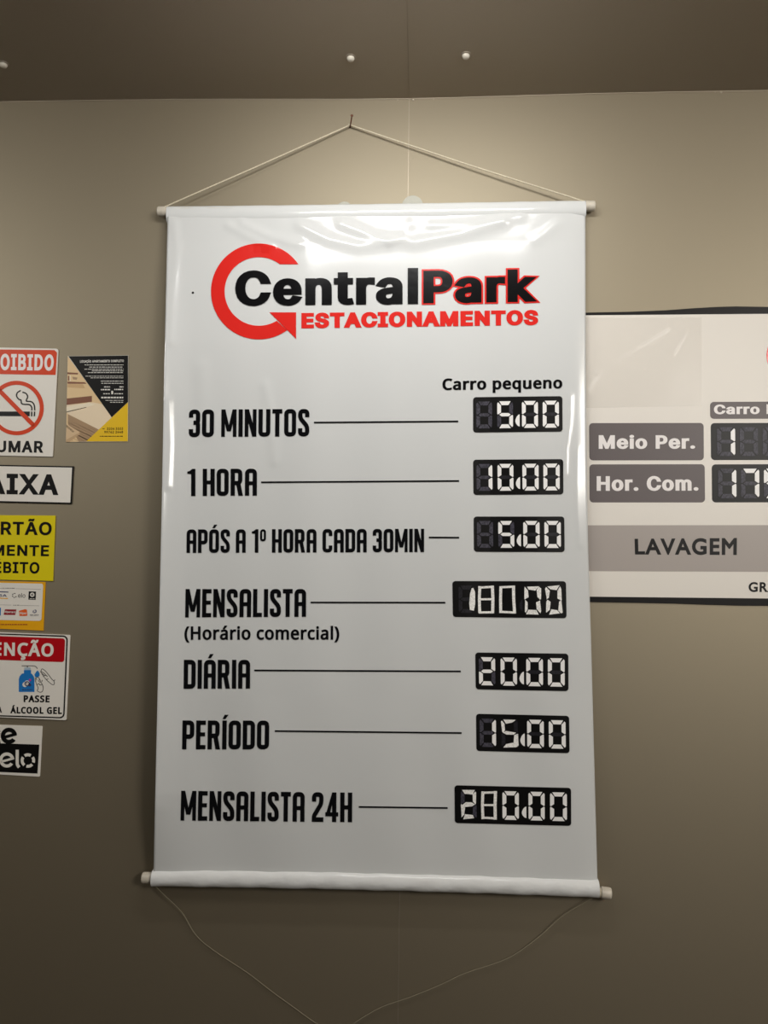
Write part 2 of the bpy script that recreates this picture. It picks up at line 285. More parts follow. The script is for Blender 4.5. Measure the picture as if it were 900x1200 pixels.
NG584/327,302 525,302 525,22 478,8 431,-1 380,-6 323,-8 241,1 173,28 120,71 81,130 57,202 49,286 58,370 84,442 127,500 186,544 259,571 346,581 393,578 437,572 478,561 517,547 489,484 457,497 421,508 382,515 342,517 278,510 225,489 182,455 150,409 131,353 125,286 130,222 147,166 175,119 216,84 271,62 340,55 404,59 453,68 453,238 327,238
NH594/516,0 444,0 444,267 150,267 150,0 78,0 78,573 150,573 150,330 444,330 444,573 516,573
NL420/78,0 78,573 150,573 150,64 400,64 400,0
NM727/331,0 142,502 139,502 142,461 144,407 145,347 145,0 78,0 78,573 185,573 361,103 364,103 544,573 650,573 650,0 578,0 578,352 579,408 582,460 584,501 581,501 390,0
NN609/532,0 448,0 141,476 138,476 141,432 143,378 145,320 145,0 78,0 78,573 161,573 467,99 470,99 468,137 466,193 465,249 465,573 532,573
NO626/578,287 573,224 561,166 540,116 511,73 473,38 428,13 375,-3 314,-8 251,-3 197,13 151,39 114,73 85,116 65,167 53,224 49,288 56,370 78,442 114,500 166,545 232,572 315,581 394,572 459,545 510,501 548,442 570,370/125,287 130,220 145,163 171,117 208,83 255,62 314,55 373,62 420,83 456,117 481,163 496,220 501,287 490,384 457,457 421,491 373,511 315,518 255,511 208,490 171,457 145,411 130,354
NP485/230,573 327,562 393,528 422,495 439,454 444,404 442,370 433,336 418,306 395,278 364,255 324,238 275,227 216,223 150,223 150,0 78,0 78,573/223,511 150,511 150,285 208,285 258,288 299,296 330,311 352,334 366,363 370,401 361,449 335,484 289,504
NR499/236,573 301,568 353,555 394,532 422,500 439,460 444,410 440,368 428,334 409,306 385,285 358,269 330,257 487,0 403,0 264,237 150,237 150,0 78,0 78,573/232,510 150,510 150,298 236,298 296,304 338,325 362,359 370,407 366,440 355,467 336,486 310,500 275,507
NS440/403,153 397,106 378,66 348,35 307,11 257,-3 198,-8 137,-5 84,4 41,19 41,88 74,76 113,65 157,57 202,55 241,57 273,66 298,79 316,98 327,120 331,147 328,173 319,194 302,213 277,230 242,247 196,265 131,294 106,311 85,330 69,351 58,375 51,403 48,435 54,477 72,513 99,542 136,563 181,576 231,581 276,578 318,572 355,562 389,549 367,487 302,508 267,515 230,517 196,515 169,507 148,494 133,478 124,457 121,434 124,407 133,386 149,367 173,351 205,335 246,318 293,299 332,279 362,255 385,228 398,194
NT446/259,0 187,0 187,509 8,509 8,573 437,573 437,509 259,509
NU586/513,202 507,146 489,95 459,52 416,20 360,-1 291,-8 225,-2 171,18 128,50 97,93 79,144 72,204 72,573 145,573 145,201 154,139 182,93 229,64 295,55 342,59 379,73 407,96 427,126 438,161 442,202 442,573 513,573
Na450/231,437 300,428 347,403 376,358 385,293 385,0 334,0 320,61 317,61 298,40 279,22 258,9 234,-1 206,-6 173,-8 136,-5 103,6 76,23 55,48 42,80 37,119 50,176 88,219 152,245 243,257 316,259 316,285 310,330 293,359 265,375 227,380 194,378 163,370 106,347 84,400 115,414 151,426 190,434/252,208 184,200 141,182 118,155 110,119 116,87 132,66 157,53 189,49 239,56 279,79 306,117 315,172 315,210
Nc385/241,-8 187,-2 139,15 100,45 70,87 51,143 44,213 51,284 71,342 102,385 143,415 191,432 246,438 278,436 309,431 337,424 359,415 337,356 292,370 244,376 205,371 173,358 148,335 131,303 121,263 117,213 121,166 131,126 148,94 172,71 203,58 240,53 273,55 302,60 351,78 351,15 329,5 304,-2 275,-7
Ne452/234,438 286,432 329,414 365,385 390,346 406,299 412,244 412,201 117,201 127,137 155,90 197,62 254,52 293,54 327,60 392,82 392,20 360,8 327,-1 292,-6 251,-8 194,-2 143,17 102,48 70,91 51,146 44,212 50,277 68,333 96,378 135,411 181,431/234,380 188,372 154,348 130,309 119,257 338,257 335,292 327,322 312,346 293,364 266,376
Ni207/139,430 139,0 68,0 68,430/104,591 120,588 133,580 142,566 145,546 142,526 133,512 120,504 104,501 88,504 75,512 66,526 63,546 66,566 75,580 88,588
Nl207/139,0 68,0 68,609 139,609
Nm750/540,438 604,429 649,401 676,352 685,280 685,0 615,0 615,277 610,321 594,353 567,372 528,379 474,369 438,342 418,298 412,237 412,0 342,0 342,277 339,308 332,333 320,353 303,367 281,376 254,379 215,374 185,360 164,338 150,308 142,269 139,223 139,0 68,0 68,430 125,430 136,371 140,371 155,392 173,409 194,422 217,431 241,436 266,438 312,433 349,420 378,398 398,366 402,366 428,398 461,420 499,433
Nn496/275,438 343,429 392,401 421,352 431,280 431,0 361,0 361,275 355,321 338,353 308,372 265,379 205,368 166,338 146,289 139,223 139,0 68,0 68,430 125,430 136,371 140,371 156,392 175,409 198,422 222,431 248,436
No485/442,216 439,165 428,121 411,82 388,51 359,25 325,7 285,-4 242,-8 201,-4 163,7 129,25 100,51 77,82 59,121 48,165 44,216 50,282 68,336 98,380 137,412 186,431 244,438 299,431 347,412 387,380 417,336 436,282/117,216 121,169 131,128 147,95 172,71 204,56 243,51 283,56 315,71 339,95 356,128 366,169 369,216 366,263 355,303 338,335 314,359 282,374 242,379 186,368 147,335 125,284
Np493/273,438 322,432 365,413 401,383 428,339 444,284 449,216 444,148 427,93 401,49 366,17 322,-2 272,-8 241,-6 214,1 190,11 170,24 139,55 134,55 137,20 139,-16 139,-192 68,-192 68,430 126,430 136,371 139,371 153,389 170,405 190,419 213,429 241,436/260,379 221,374 190,362 167,342 152,313 143,275 139,229 139,216 142,167 150,126 165,93 188,70 220,55 262,51 297,56 326,72 348,98 364,131 373,171 376,217 369,283 348,334 312,367
Nq493/355,-9 355,25 359,58 354,58 332,32 303,11 266,-3 219,-8 171,-2 128,17 93,48 66,91 50,146 44,214 50,282 67,338 94,381 129,413 172,432 222,438 267,433 304,419 333,397 355,371 359,371 369,430 425,430 425,-192 355,-192/233,51 273,55 304,67 327,87 343,116 352,153 355,199 355,213 349,285 328,337 290,369 231,379 181,368 145,334 124,281 117,213 124,145 146,93 182,61
Nr331/269,438 295,437 319,433 311,368 288,372 264,374 240,371 217,363 195,351 177,334 161,313 149,289 141,261 139,229 139,0 68,0 68,430 126,430 134,351 137,351 152,374 170,395 191,413 214,426 240,435
Nu496/428,430 428,0 370,0 359,57 356,57 341,36 321,20 298,8 274,-1 247,-6 220,-8 173,-4 134,8 103,29 81,59 68,99 64,148 64,430 135,430 135,153 141,108 158,76 188,57 230,51 273,55 306,69 330,91 345,121 354,160 357,206 357,430
NÁ512/437,0 368,177 141,177 73,0 0,0 224,575 289,575 512,0/283,415 274,438 264,473 255,500 247,468 238,438 230,415 165,241 347,241/374,749 353,722 323,688 290,656 259,629 213,629 213,638 239,674 266,717 289,757 374,757
NÃ512/437,0 368,177 141,177 73,0 0,0 224,575 289,575 512,0/283,415 274,438 264,473 255,500 247,468 238,438 230,415 165,241 347,241/108,629 118,672 126,689 136,704 148,715 162,724 178,730 197,731 214,730 231,725 262,709 292,692 305,687 319,686 335,689 347,697 356,712 363,732 403,732 394,690 376,658 349,637 315,630 299,631 283,636 251,652 221,668 207,674 193,675 177,672 165,664 156,649 149,629
NÇ507/323,517 280,513 241,502 207,482 178,456 156,423 139,383 129,337 125,286 131,220 147,164 175,117 213,83 262,62 323,55 359,57 394,62 460,78 460,15 427,5 394,-2 356,-7 312,-8 232,1 166,28 115,72 78,131 56,203 49,287 54,349 67,406 89,456 120,499 159,534 206,559 261,575 324,581 368,578 409,572 448,561 482,547 453,486 394,508 360,515/380,-111 372,-146 350,-171 313,-187 261,-192 238,-191 221,-188 221,-144 240,-147 263,-148 289,-146 307,-141 319,-130 323,-113 317,-95 301,-83 278,-74 250,-69 284,0 331,0 310,-43 345,-55 359,-65 370,-77 377,-92
Ná450/231,437 300,428 347,403 376,358 385,293 385,0 334,0 320,61 317,61 298,40 279,22 258,9 234,-1 206,-6 173,-8 136,-5 103,6 76,23 55,48 42,80 37,119 50,176 88,219 152,245 243,257 316,259 316,285 310,330 293,359 265,375 227,380 194,378 163,370 106,347 84,400 115,414 151,426 190,434/252,208 184,200 141,182 118,155 110,119 116,87 132,66 157,53 189,49 239,56 279,79 306,117 315,172 315,210/344,606 323,579 293,546 260,513 230,486 183,486 183,496 209,532 237,575 259,614 344,614
F 278
FA667/362,686 293,686 0,0 100,0 186,201 476,201 567,0 667,0/326,536 436,289 224,289
FD750/76,0 342,0 466,19 567,70 641,145 688,238 704,341 690,438 649,531 578,608 476,662 341,682 76,682/174,594 325,594 427,581 505,544 560,489 592,420 603,341 596,282 571,216 522,153 444,106 330,88 174,88
FE500/462,682 75,682 75,0 471,0 471,88 173,88 173,300 452,300 452,388 173,388 173,594 462,594
FG740/673,336 444,336 444,248 575,248 575,108 503,89 427,81 336,93 260,128 201,183 164,255 151,340 164,424 201,496 257,552 330,588 414,601 496,593 578,571 659,534 659,633 527,679 416,691 298,673 197,624 119,548 68,451 50,337 68,224 118,129 195,55 295,8 413,-9 502,-3 586,15 673,47
FH729/653,682 555,682 555,385 173,385 173,682 75,682 75,0 173,0 173,297 555,297 555,0 653,0
FL490/172,682 74,682 74,0 480,0 480,88 172,88
FM781/709,682 618,682 391,402 165,682 73,682 73,0 171,0 171,531 173,531 383,267 399,267 609,531 611,531 611,0 709,0
FN781/706,682 614,682 614,154 152,682 74,682 74,0 166,0 166,525 622,0 706,0
FR604/77,682 77,0 175,0 175,296 216,296 253,291 292,271 338,223 397,140 487,0 604,0 551,74 511,135 462,213 414,276 359,324 408,351 443,389 465,436 473,491 463,556 434,609 387,649 325,673 249,682/175,598 238,598 299,591 340,570 364,538 372,495 369,462 356,431 331,407 292,390 238,384 175,384
FV604/604,682 507,682 303,203 98,682 0,682 295,-6 315,-6"""
FONT, FILLED = {}, {}
for ln in GLYPHS.split('\n'):
    fam, ch, rest = ln[0], ln[1], ln[2:]
    parts = rest.split('/')
    FONT[fam+ch] = (int(parts[0])/1000, [[tuple(int(v)/1000 for v in p.split(',')) for p in c.split(' ')] for c in parts[1:]])
FONT['Gl'] = (0.176, [[(0.055, 0.0), (0.121, 0.0), (0.121, 0.53), (0.055, 0.53)]])
def area2(c): return sum(c[i-1][0]*c[i][1]-c[i][0]*c[i-1][1] for i in range(len(c)))
def winding(p, loops):
    w_ = 0
    for c in loops:
        for i in range(len(c)):
            (x1, y1), (x2, y2) = c[i-1], c[i]
            if (y1 > p[1]) != (y2 > p[1]) and p[0] < (x2-x1)*(p[1]-y1)/(y2-y1)+x1: w_ += 1 if y2 > y1 else -1
    return w_
def fatten(c, ox, oy, sgn):
    out = []; n = len(c)
    for i in range(n):
        a = Vector((c[i][0]-c[i-1][0], c[i][1]-c[i-1][1])).normalized(); b = Vector((c[(i+1) % n][0]-c[i][0], c[(i+1) % n][1]-c[i][1])).normalized()
        na = Vector((a.y, -a.x))*sgn; nb = Vector((b.y, -b.x))*sgn; m_ = na+nb
        m_ = m_.normalized() if m_.length > 1e-4 else na
        k = 1/max(0.5, m_.dot(na)); out.append((c[i][0]+m_.x*k*ox, c[i][1]+m_.y*k*oy))
    return out
def glyphs(txt, fam='G', ox=0.0, oy=None, track=0.0, grow=0.0):
    oy = ox if oy is None else oy; vs, fs, x = [], [], 0.0
    for ch in txt:
        adv, con = FONT[fam+ch]
        if con:
            big = max(con, key=lambda c: abs(area2(c))); sg = 1 if area2(big) > 0 else -1
            loops = [fatten(c, ox+grow, oy+grow, sg) for c in con]
            key = (fam, ch, ox+grow, oy+grow)
            if key not in FILLED:
                flat = [Vector(p) for lp in loops for p in lp]; ed, o = [], 0
                for lp in loops: ed += [(o+i, o+(i+1) % len(lp)) for i in range(len(lp))]; o += len(lp)
                r = delaunay_2d_cdt(flat, ed, [], 0, 1e-6)
                FILLED[key] = ([tuple(v) for v in r[0]], [f for f in r[2] if winding((sum(r[0][i].x for i in f)/len(f), sum(r[0][i].y for i in f)/len(f)), loops)*sg > 0])
            vv, ff = FILLED[key]; o = len(vs); vs += [(p[0]+x, p[1]) for p in vv]; fs += [tuple(i+o for i in f) for f in ff]
        x += adv + 2*ox + track
    return vs, fs
def cap_height(fam, oy):
    ys = [p[1] for c in FONT[fam+'H'][1] for p in c]; return min(ys)-oy, max(ys)+oy
def fit(vf, quad, y0, y1, x0=None, x1=None):
    """scale a 2D mesh into a quad TL,TR,BR,BL of photograph coordinates: y0 on its lower, y1 on its upper edge"""
    vs, fs = vf
    x0 = min(p[0] for p in vs) if x0 is None else x0; x1 = max(p[0] for p in vs) if x1 is None else x1
    TL, TR, BR, BL = [Vector(q) for q in quad]; out = []
    for x, y in vs:
        u = (x-x0)/(x1-x0); v = (y-y0)/(y1-y0)
        b = BL+(BR-BL)*u; t = TL+(TR-TL)*u; p = b+(t-b)*v; out.append((p.x, p.y))
    return (out, fs)
def text(txt, quad, ox=0.0, oy=None, fam='G', track=0.0):
    y0, y1 = cap_height(fam, ox if oy is None else oy); return fit(glyphs(txt, fam, ox, oy, track), quad, y0, y1)
def box4(x0, x1, yt, yb, yt2=None, yb2=None):
    yt2 = yt if yt2 is None else yt2; yb2 = yb if yb2 is None else yb2
    return [(x0, yt), (x1, yt2), (x1, yb2), (x0, yb)]

# condensed poster capitals, drawn as strokes on a 1-high body
T_ = 0.158; A_ = T_/2; RC = 0.115
def arcpath(pts, rc, closed=False, sharp=()):
    out = []; n = len(pts)
    for i, p in enumerate(pts):
        p = Vector(p)
        if (not closed and i in (0, n-1)) or i in sharp: out.append(tuple(p)); continue
        a = (Vector(pts[i-1])-p); b = (Vector(pts[(i+1) % n])-p)
        r = min(rc, a.length*0.49, b.length*0.49); a.normalize(); b.normalize()
        for k in range(6):
            t = k/5; q = (p+a*r)*(1-t)**2 + p*2*t*(1-t)*0.9 + (p+b*r)*t*t + p*2*t*(1-t)*0.1
            out.append(tuple(q))
    return out
def poster_glyph(ch):
    W = 0.445; l, r, b, t = A_, W-A_, A_, 1-A_
    S = []
    def st(pts, closed=False, sharp=(), wd=T_): S.append(stroke(arcpath(pts, RC, closed, sharp), wd, closed))
    def raw(pts): S.append(([tuple(p) for p in pts], [tuple(range(len(pts)))]))
    base = {'Ó': 'O', 'Á': 'A', 'Í': 'I'}.get(ch, ch)
    if base in '0O': st([(l, b), (r, b), (r, t), (l, t)], True)
    elif base == 'D': st([(l, b), (r, b), (r, t), (l, t)], True, (0, 3))
    elif base == 'U': st([(l, 1), (l, b), (r, b), (r, 1)])
    elif base == 'C': st([(r, 0.70), (r, t), (l, t), (l, b), (r, b), (r, 0.30)])
    elif base == 'A':
        st([(l, 0), (l, t), (r, t), (r, 0)]); st([(l, 0.46), (r, 0.46)], wd=0.14)
    elif base == 'P':
        W = 0.43; st([(l, 0), (l, t), (r-.01, t), (r-.01, 0.44), (l, 0.44)], sharp=(1,))
    elif base == 'R':
        W = 0.46; st([(l, 0), (l, t), (r-.01, t), (r-.01, 0.47), (l, 0.47)], sharp=(1,))
        raw([(0.21, 0.42), (0.37, 0.44), (W, 0), (W-0.165, 0)])
    elif base == 'H': st([(l, 0), (l, 1)]); st([(r, 0), (r, 1)]); st([(l, 0.5), (r, 0.5)], wd=0.14)
    elif base == 'I': W = T_; st([(l, 0), (l, 1)])
    elif base == 'T': W = 0.37; st([(0, t), (W, t)]); st([(W/2, 0), (W/2, t)])
    elif base == 'E':
        W = 0.35; st([(l, 0), (l, 1)]); st([(l, t), (W, t)], wd=.15); st([(l, b), (W, b)], wd=.15); st([(l, 0.52), (W-.02, 0.52)], wd=.14)
    elif base == 'L': W = 0.34; st([(l, 0), (l, 1)]); st([(l, b), (W, b)], wd=.15)
    elif base == 'N':
        W = 0.44; raw([(0, 0), (0.14, 0), (0.14, 1), (0, 1)]); raw([(W-.14, 0), (W, 0), (W, 1), (W-.14, 1)]); raw([(0, 1), (0.155, 1), (W, 0), (W-0.155, 0)])
    elif base == 'M':
        W = 0.57; raw([(0, 0), (0.135, 0), (0.135, 1), (0, 1)]); raw([(W-.135, 0), (W, 0), (W, 1), (W-.135, 1)])
        raw([(0, 1), (0.15, 1), (W/2+.055, 0.2), (W/2-.075, 0.2)]); raw([(W, 1), (W-0.15, 1), (W/2-.055, 0.2), (W/2+.075, 0.2)])
    elif base == 'S':
        W = 0.42; r = W-A_; st([(r, 0.70), (r, t), (l, t), (l, 0.66), (r, 0.37), (r, b), (l, b), (l, 0.30)])
    elif base == '3':
        W = 0.42; r = W-A_; st([(l, 0.71), (l, t), (r, t), (r, 0.52), (0.17, 0.52)]); st([(0.17, 0.52), (r, 0.52), (r, b), (l, b), (l, 0.29)])
    elif base == '1': W = 0.30; raw([(W-T_, 0), (W, 0), (W, 1), (W-.12, 1), (W-T_, .95)]); raw([(W-.12, 1), (W-T_+.03, .8), (0, .82), (0, .9), (0.09, .93)])
    elif base == '2':
        W = 0.43; r = W-A_; st([(l, 0.68), (l, t), (r, t), (r, 0.62), (l, 0.2), (l, b), (W, b)], sharp=(5,))
    elif base == '4':
        W = 0.48; st([(W-.15, 0), (W-.15, 1)]); st([(0, 0.26), (W, 0.26)], wd=.14); raw([(0.0, .2), (0.15, .2), (W-.13, 1), (W-.23, 1)])
    elif base == 'º':
        W = 0.27; S.append(stroke(arcpath([(.05, .53), (W-.05, .53), (W-.05, .95), (.05, .95)], .09, True), .095, True))
    elif base == ' ': W = 0.20
    if ch in 'ÓÁÍ':
        c = W/2; raw([(c-.08, 1.05), (c+.03, 1.05), (c+.14, 1.2), (c, 1.2)])
    return S, W
def poster_text(txt, quad, gap=0.075):
    vs, fs, x = [], [], 0.0
    for ch in txt:
        S, W = poster_glyph(ch)
        for v, f in S:
            o = len(vs); vs += [(p[0]+x, p[1]) for p in v]; fs += [tuple(i+o for i in q) for q in f]
        x += W + (gap if ch != ' ' else 0.0)
    return fit((vs, fs), quad, 0.0, 1.0, 0.0, x-gap)

# ------------------------------------------------------------------ materials
SHEETB = [((5, 5, 2.2), 0.04, 0.010, 1), ((60, 60, 22), 0.04, 0.002, 2)]
INKB = SHEETB
M = {
 'floor': mat('floor_concrete', (0.045, 0.04, 0.036), 0.6, 0.3, vary=0.1, vscale=(8, 8, 8)),
 'joint': mat('joint_strip', (0.52, 0.455, 0.36), 0.6, 0.5, metal=1.0),
 'screw': mat('screw_paint', srgb(205, 198, 184), 0.35, 0.5),
 'nail': mat('rusty_steel', srgb(112, 70, 52), 0.5, 0.5, metal=0.4, vary=0.25, vscale=(500, 500, 500)),
 'cord': mat('cotton_cord', srgb(214, 204, 180), 0.75, 0.2, vary=0.12, vscale=(300, 300, 300)),
 'thread': mat('grey_thread', srgb(150, 142, 120), 0.75, 0.2),
 'vinyl': mat('banner_vinyl', (0.69, 0.70, 0.695), 0.15, 0.5, bump=SHEETB),
 'pocket': mat('banner_vinyl_pocket_lit', (0.80, 0.805, 0.80), 0.2, 0.5, bump=[((40, 50, 50), 0.32, 0.006, 2)]),  # cleaner white, with lamplight on the rounded sleeve painted into the colour
 'black_ink': mat('black_ink', srgb(15, 15, 17), 0.15, 0.4, bump=INKB),
 'red_ink': mat('red_ink', srgb(224, 44, 38), 0.17, 0.5, bump=INKB),
 'pvc': mat('pvc_pipe', srgb(205, 197, 182), 0.4, 0.45, vary=0.12, vscale=(90, 90, 90)),
 'panel': mat('panel_black', srgb(13, 12, 12), 0.4, 0.2),
 'lit': mat('segment_white', srgb(246, 244, 242), 0.4, 0.4),
 'paint': mat('segment_hand_painted', srgb(240, 238, 234), 0.6, 0.3, vary=0.22, vscale=(420, 420, 420)),
 'unlit': mat('segment_scribbled', srgb(66, 64, 74), 0.45, 0.25, vary=0.6, vscale=(420, 420, 300)),
 'dim': mat('segment_dark_marker', srgb(34, 33, 38), 0.45, 0.25, vary=0.5, vscale=(420, 420, 300)),
 'white_board': mat('white_sign_plastic', srgb(234, 229, 220), 0.4, 0.4),
 'poster': mat('poster_vinyl', srgb(232, 226, 217), 0.42, 0.4, bump=[((8, 8, 6), 0.12, 0.01, 1)]),
 'poster_black': mat('poster_black_edge', srgb(17, 14, 14), 0.45, 0.22),
 'plate': mat('plate_grey', srgb(104, 96, 96), 0.42, 0.25),
 'band': mat('band_grey', srgb(170, 161, 155), 0.42, 0.4),
 'poster_white': mat('poster_white_ink', srgb(240, 234, 232), 0.42, 0.4),
 'sign_black': mat('sign_black_ink', srgb(14, 13, 13), 0.42, 0.22),
 'sign_orange': mat('sign_orange_ink', srgb(216, 64, 18), 0.42, 0.25),
 'sign_red': mat('sign_red_ink', srgb(182, 8, 22), 0.42, 0.25),
 'yellow': mat('yellow_sign', srgb(226, 208, 12), 0.4, 0.4),
 'amber': mat('amber_card', srgb(238, 172, 18), 0.4, 0.4),
 'flyer_yellow': mat('flyer_yellow', srgb(232, 190, 34), 0.35, 0.4),
 'flyer_white': mat('flyer_white', srgb(225, 222, 215), 0.4, 0.4),
 'blue': mat('bottle_blue', srgb(30, 120, 196), 0.4, 0.4),
 'pale_blue': mat('bottle_neck', srgb(170, 190, 205), 0.4, 0.4),
 'grey_ink': mat('grey_ink', srgb(130, 126, 124), 0.4, 0.4),
 'navy': mat('navy_ink', srgb(60, 66, 110), 0.4, 0.4),
 'maroon': mat('maroon_ink', srgb(150, 22, 40), 0.4, 0.4),
 'orange2': mat('card_orange_ink', srgb(232, 96, 30), 0.4, 0.4),
 'magenta': mat('magenta_ink', srgb(190, 60, 160), 0.4, 0.4),
}
for i, c in enumerate([(226, 196, 150), (206, 170, 124), (130, 84, 62), (216, 186, 148), (236, 216, 186), (170, 140, 108), (196, 164, 126), (92, 66, 48), (240, 226, 200)]):
    M['room%d' % i] = mat('flyer_photo_tone', srgb(*c), 0.35, 0.4)
# satin metallic laminate: a warm matt pigment under a neutral satin sheen
def laminate(name, pigment, sheen, fac, rough):
    mt = mat(name, pigment, 0.8, 0.2, vary=0.02, vscale=(14, 14, 3)); nt = mt.node_tree
    g = nt.nodes.new('ShaderNodeBsdfGlossy'); g.distribution = 'GGX'; g.inputs['Color'].default_value = (*sheen, 1); g.inputs['Roughness'].default_value = rough
    mx = nt.nodes.new('ShaderNodeMixShader'); mx.inputs[0].default_value = fac
    nt.links.new(nt.nodes['Principled BSDF'].outputs[0], mx.inputs[1]); nt.links.new(g.outputs[0], mx.inputs[2])
    nt.links.new(mx.outputs[0], nt.nodes['Material Output'].inputs['Surface']); return mt
M['wall'] = laminate('wall_laminate', (0.17, 0.115, 0.058), (0.435, 0.383, 0.286), 0.82, 0.62)
M['ceiling'] = laminate('ceiling_laminate', (0.19, 0.14, 0.088), (0.40, 0.352, 0.285), 0.80, 0.66)
# clear film and clear plastic
def clear(name, fac, rough, tint=(1, 1, 1)):
    mt = bpy.data.materials.new(name); mt.use_nodes = True; nt = mt.node_tree
    out = nt.nodes['Material Output']; b = nt.nodes['Principled BSDF']
    b.inputs['Base Color'].default_value = (*tint, 1); b.inputs['Roughness'].default_value = rough
    tr = nt.nodes.new('ShaderNodeBsdfTransparent'); mx = nt.nodes.new('ShaderNodeMixShader'); mx.inputs[0].default_value = fac
    nt.links.new(tr.outputs[0], mx.inputs[1]); nt.links.new(b.outputs[0], mx.inputs[2]); nt.links.new(mx.outputs[0], out.inputs['Surface'])
    return mt
M['tape'] = clear('clear_film', 0.16, 0.18, srgb(225, 220, 212))
M['cup'] = clear('clear_soft_plastic', 0.5, 0.12, srgb(225, 228, 220))

# ------------------------------------------------------------------ the setting
def structure(name, bm, mt, smooth=False):
    o = build(name, bm, mt, None, smooth); o['kind'] = 'structure'; return o
bm = bmesh.new(); add_box(bm, (-1.9, 0, -0.02), (1.9, 0.06, 2.60)); structure('wall_back', bm, M['wall'])
bm = bmesh.new(); add_box(bm, (-1.96, -2.6, -0.02), (-1.9, 0.06, 2.60)); structure('wall_left', bm, M['wall'])
bm = bmesh.new(); add_box(bm, (1.9, -2.6, -0.02), (1.96, 0.06, 2.60)); structure('wall_right', bm, M['wall'])
bm = bmesh.new(); add_box(bm, (-1.96, -2.6, -0.08), (1.96, 0.06, -0.02)); structure('floor', bm, M['floor'])
def sag(x):      # the ceiling sheet hangs a little lower towards the middle of its span
    return -0.006*math.exp(-((x+0.05)/0.30)**2) + 0.004
bm = bmesh.new(); g = []
for i in range(61):
    x = -1.9+3.8*i/60
    g.append([bm.verts.new((x, y, z+sag(x))) for y, z in ((0.0, ZC), (-2.6, ZC), (-2.6, ZC+0.06), (0.0, ZC+0.06))])
for i in range(60):
    for k in range(4): bm.faces.new((g[i][k], g[i][(k+1) % 4], g[i+1][(k+1) % 4], g[i+1][k]))
bm.faces.new(g[0][::-1]); bm.faces.new(g[-1]); bmesh.ops.recalc_face_normals(bm, faces=bm.faces[:])
structure('ceiling', bm, M['ceiling'], True)
XJ = -0.0297
bm = bmesh.new(); add_box(bm, (XJ-0.0007, -0.0006, 0), (XJ+0.0007, 0.001, ZC)); structure('trim_1', bm, M['joint'])
bm = bmesh.new(); add_box(bm, (XJ-0.0006, -1.2, ZC+sag(XJ)-0.0005), (XJ+0.0006, 0.0, ZC+0.002)); structure('trim_2', bm, M['ceiling'])
bm = bmesh.new()
add_tube(bm, [(-1.9+3.8*i/120, -0.0006, ZC+sag(-1.9+3.8*i/120)-0.0004) for i in range(121)], 0.0011, 8)
for px, rr in ((484, 0.0036), (479, 0.0022), (466, 0.002), (508, 0.0016), (845, 0.0026), (838, 0.0016)):
    p = P(px, 119 if px < 600 else 109, 0.0)
    add_lathe(bm, (p.x, 0.0, ZC+sag(p.x)-0.002), (0, -1, 0.15), [(rr, 0), (rr*0.8, rr*0.5), (0.0, rr*0.75)], 10)
structure('trim_3', bm, M['joint'], True)

# ------------------------------------------------------------------ price banner
LX = [(230, 197.0), (243, 196.6), (450, 192.2), (600, 189.4), (800, 184.9), (1020, 180.0), (1050, 179.4)]
RXS = [(230, 685.8), (243, 686.0), (420, 686.4), (540, 687.6), (640, 689.3), (750, 692.8), (980, 699.0), (1050, 701.0)]
def interp(tab, y):
    if y <= tab[0][0]: return tab[0][1]
    for (a, b), (c, d) in zip(tab, tab[1:]):
        if y <= c: return b+(d-b)*(y-a)/(c-a)
    return tab[-1][1]
def seg_dist(x, y, pts):
    best = 1e9
    for (ax, ay), (bx, by) in zip(pts, pts[1:]):
        dx, dy = bx-ax, by-ay; t = max(0, min(1, ((x-ax)*dx+(y-ay)*dy)/(dx*dx+dy*dy)))
        best = min(best, (x-ax-t*dx)**2+(y-ay-t*dy)**2)
    return best
RIDGES = [  # creases of the hanging vinyl: polyline, half width (px), height (m)
 ([(268, 264), (290, 276), (318, 290)], 5, 0.0012), ([(284, 262), (318, 278), (352, 286)], 5, 0.0014),
 ([(352, 264), (384, 280), (420, 288), (455, 284)], 6, 0.0016), ([(400, 262), (440, 278), (486, 284), (540, 274), (590, 260)], 6, 0.0018),
 ([(480, 262), (474, 276), (456, 284)], 5, 0.0012), ([(505, 264), (560, 262), (610, 254)], 5, 0.001), ([(655, 262), (640, 274), (628, 282)], 6, 0.001),
 ([(204, 262), (207, 290), (203, 340), (200, 400)], 5, 0.0012), ([(668, 462), (667, 495), (663, 525), (662, 556)], 2.6, 0.0008),
 ([(677, 528), (676, 565), (677, 600), (680, 640)], 2.6, 0.0007), ([(198, 470), (199, 520), (197, 570)], 3.5, 0.0008),
 ([(236, 430), (238, 465), (240, 505)], 9, 0.0010), ([(311, 452), (318, 490), (322, 540)], 6, 0.0010)]
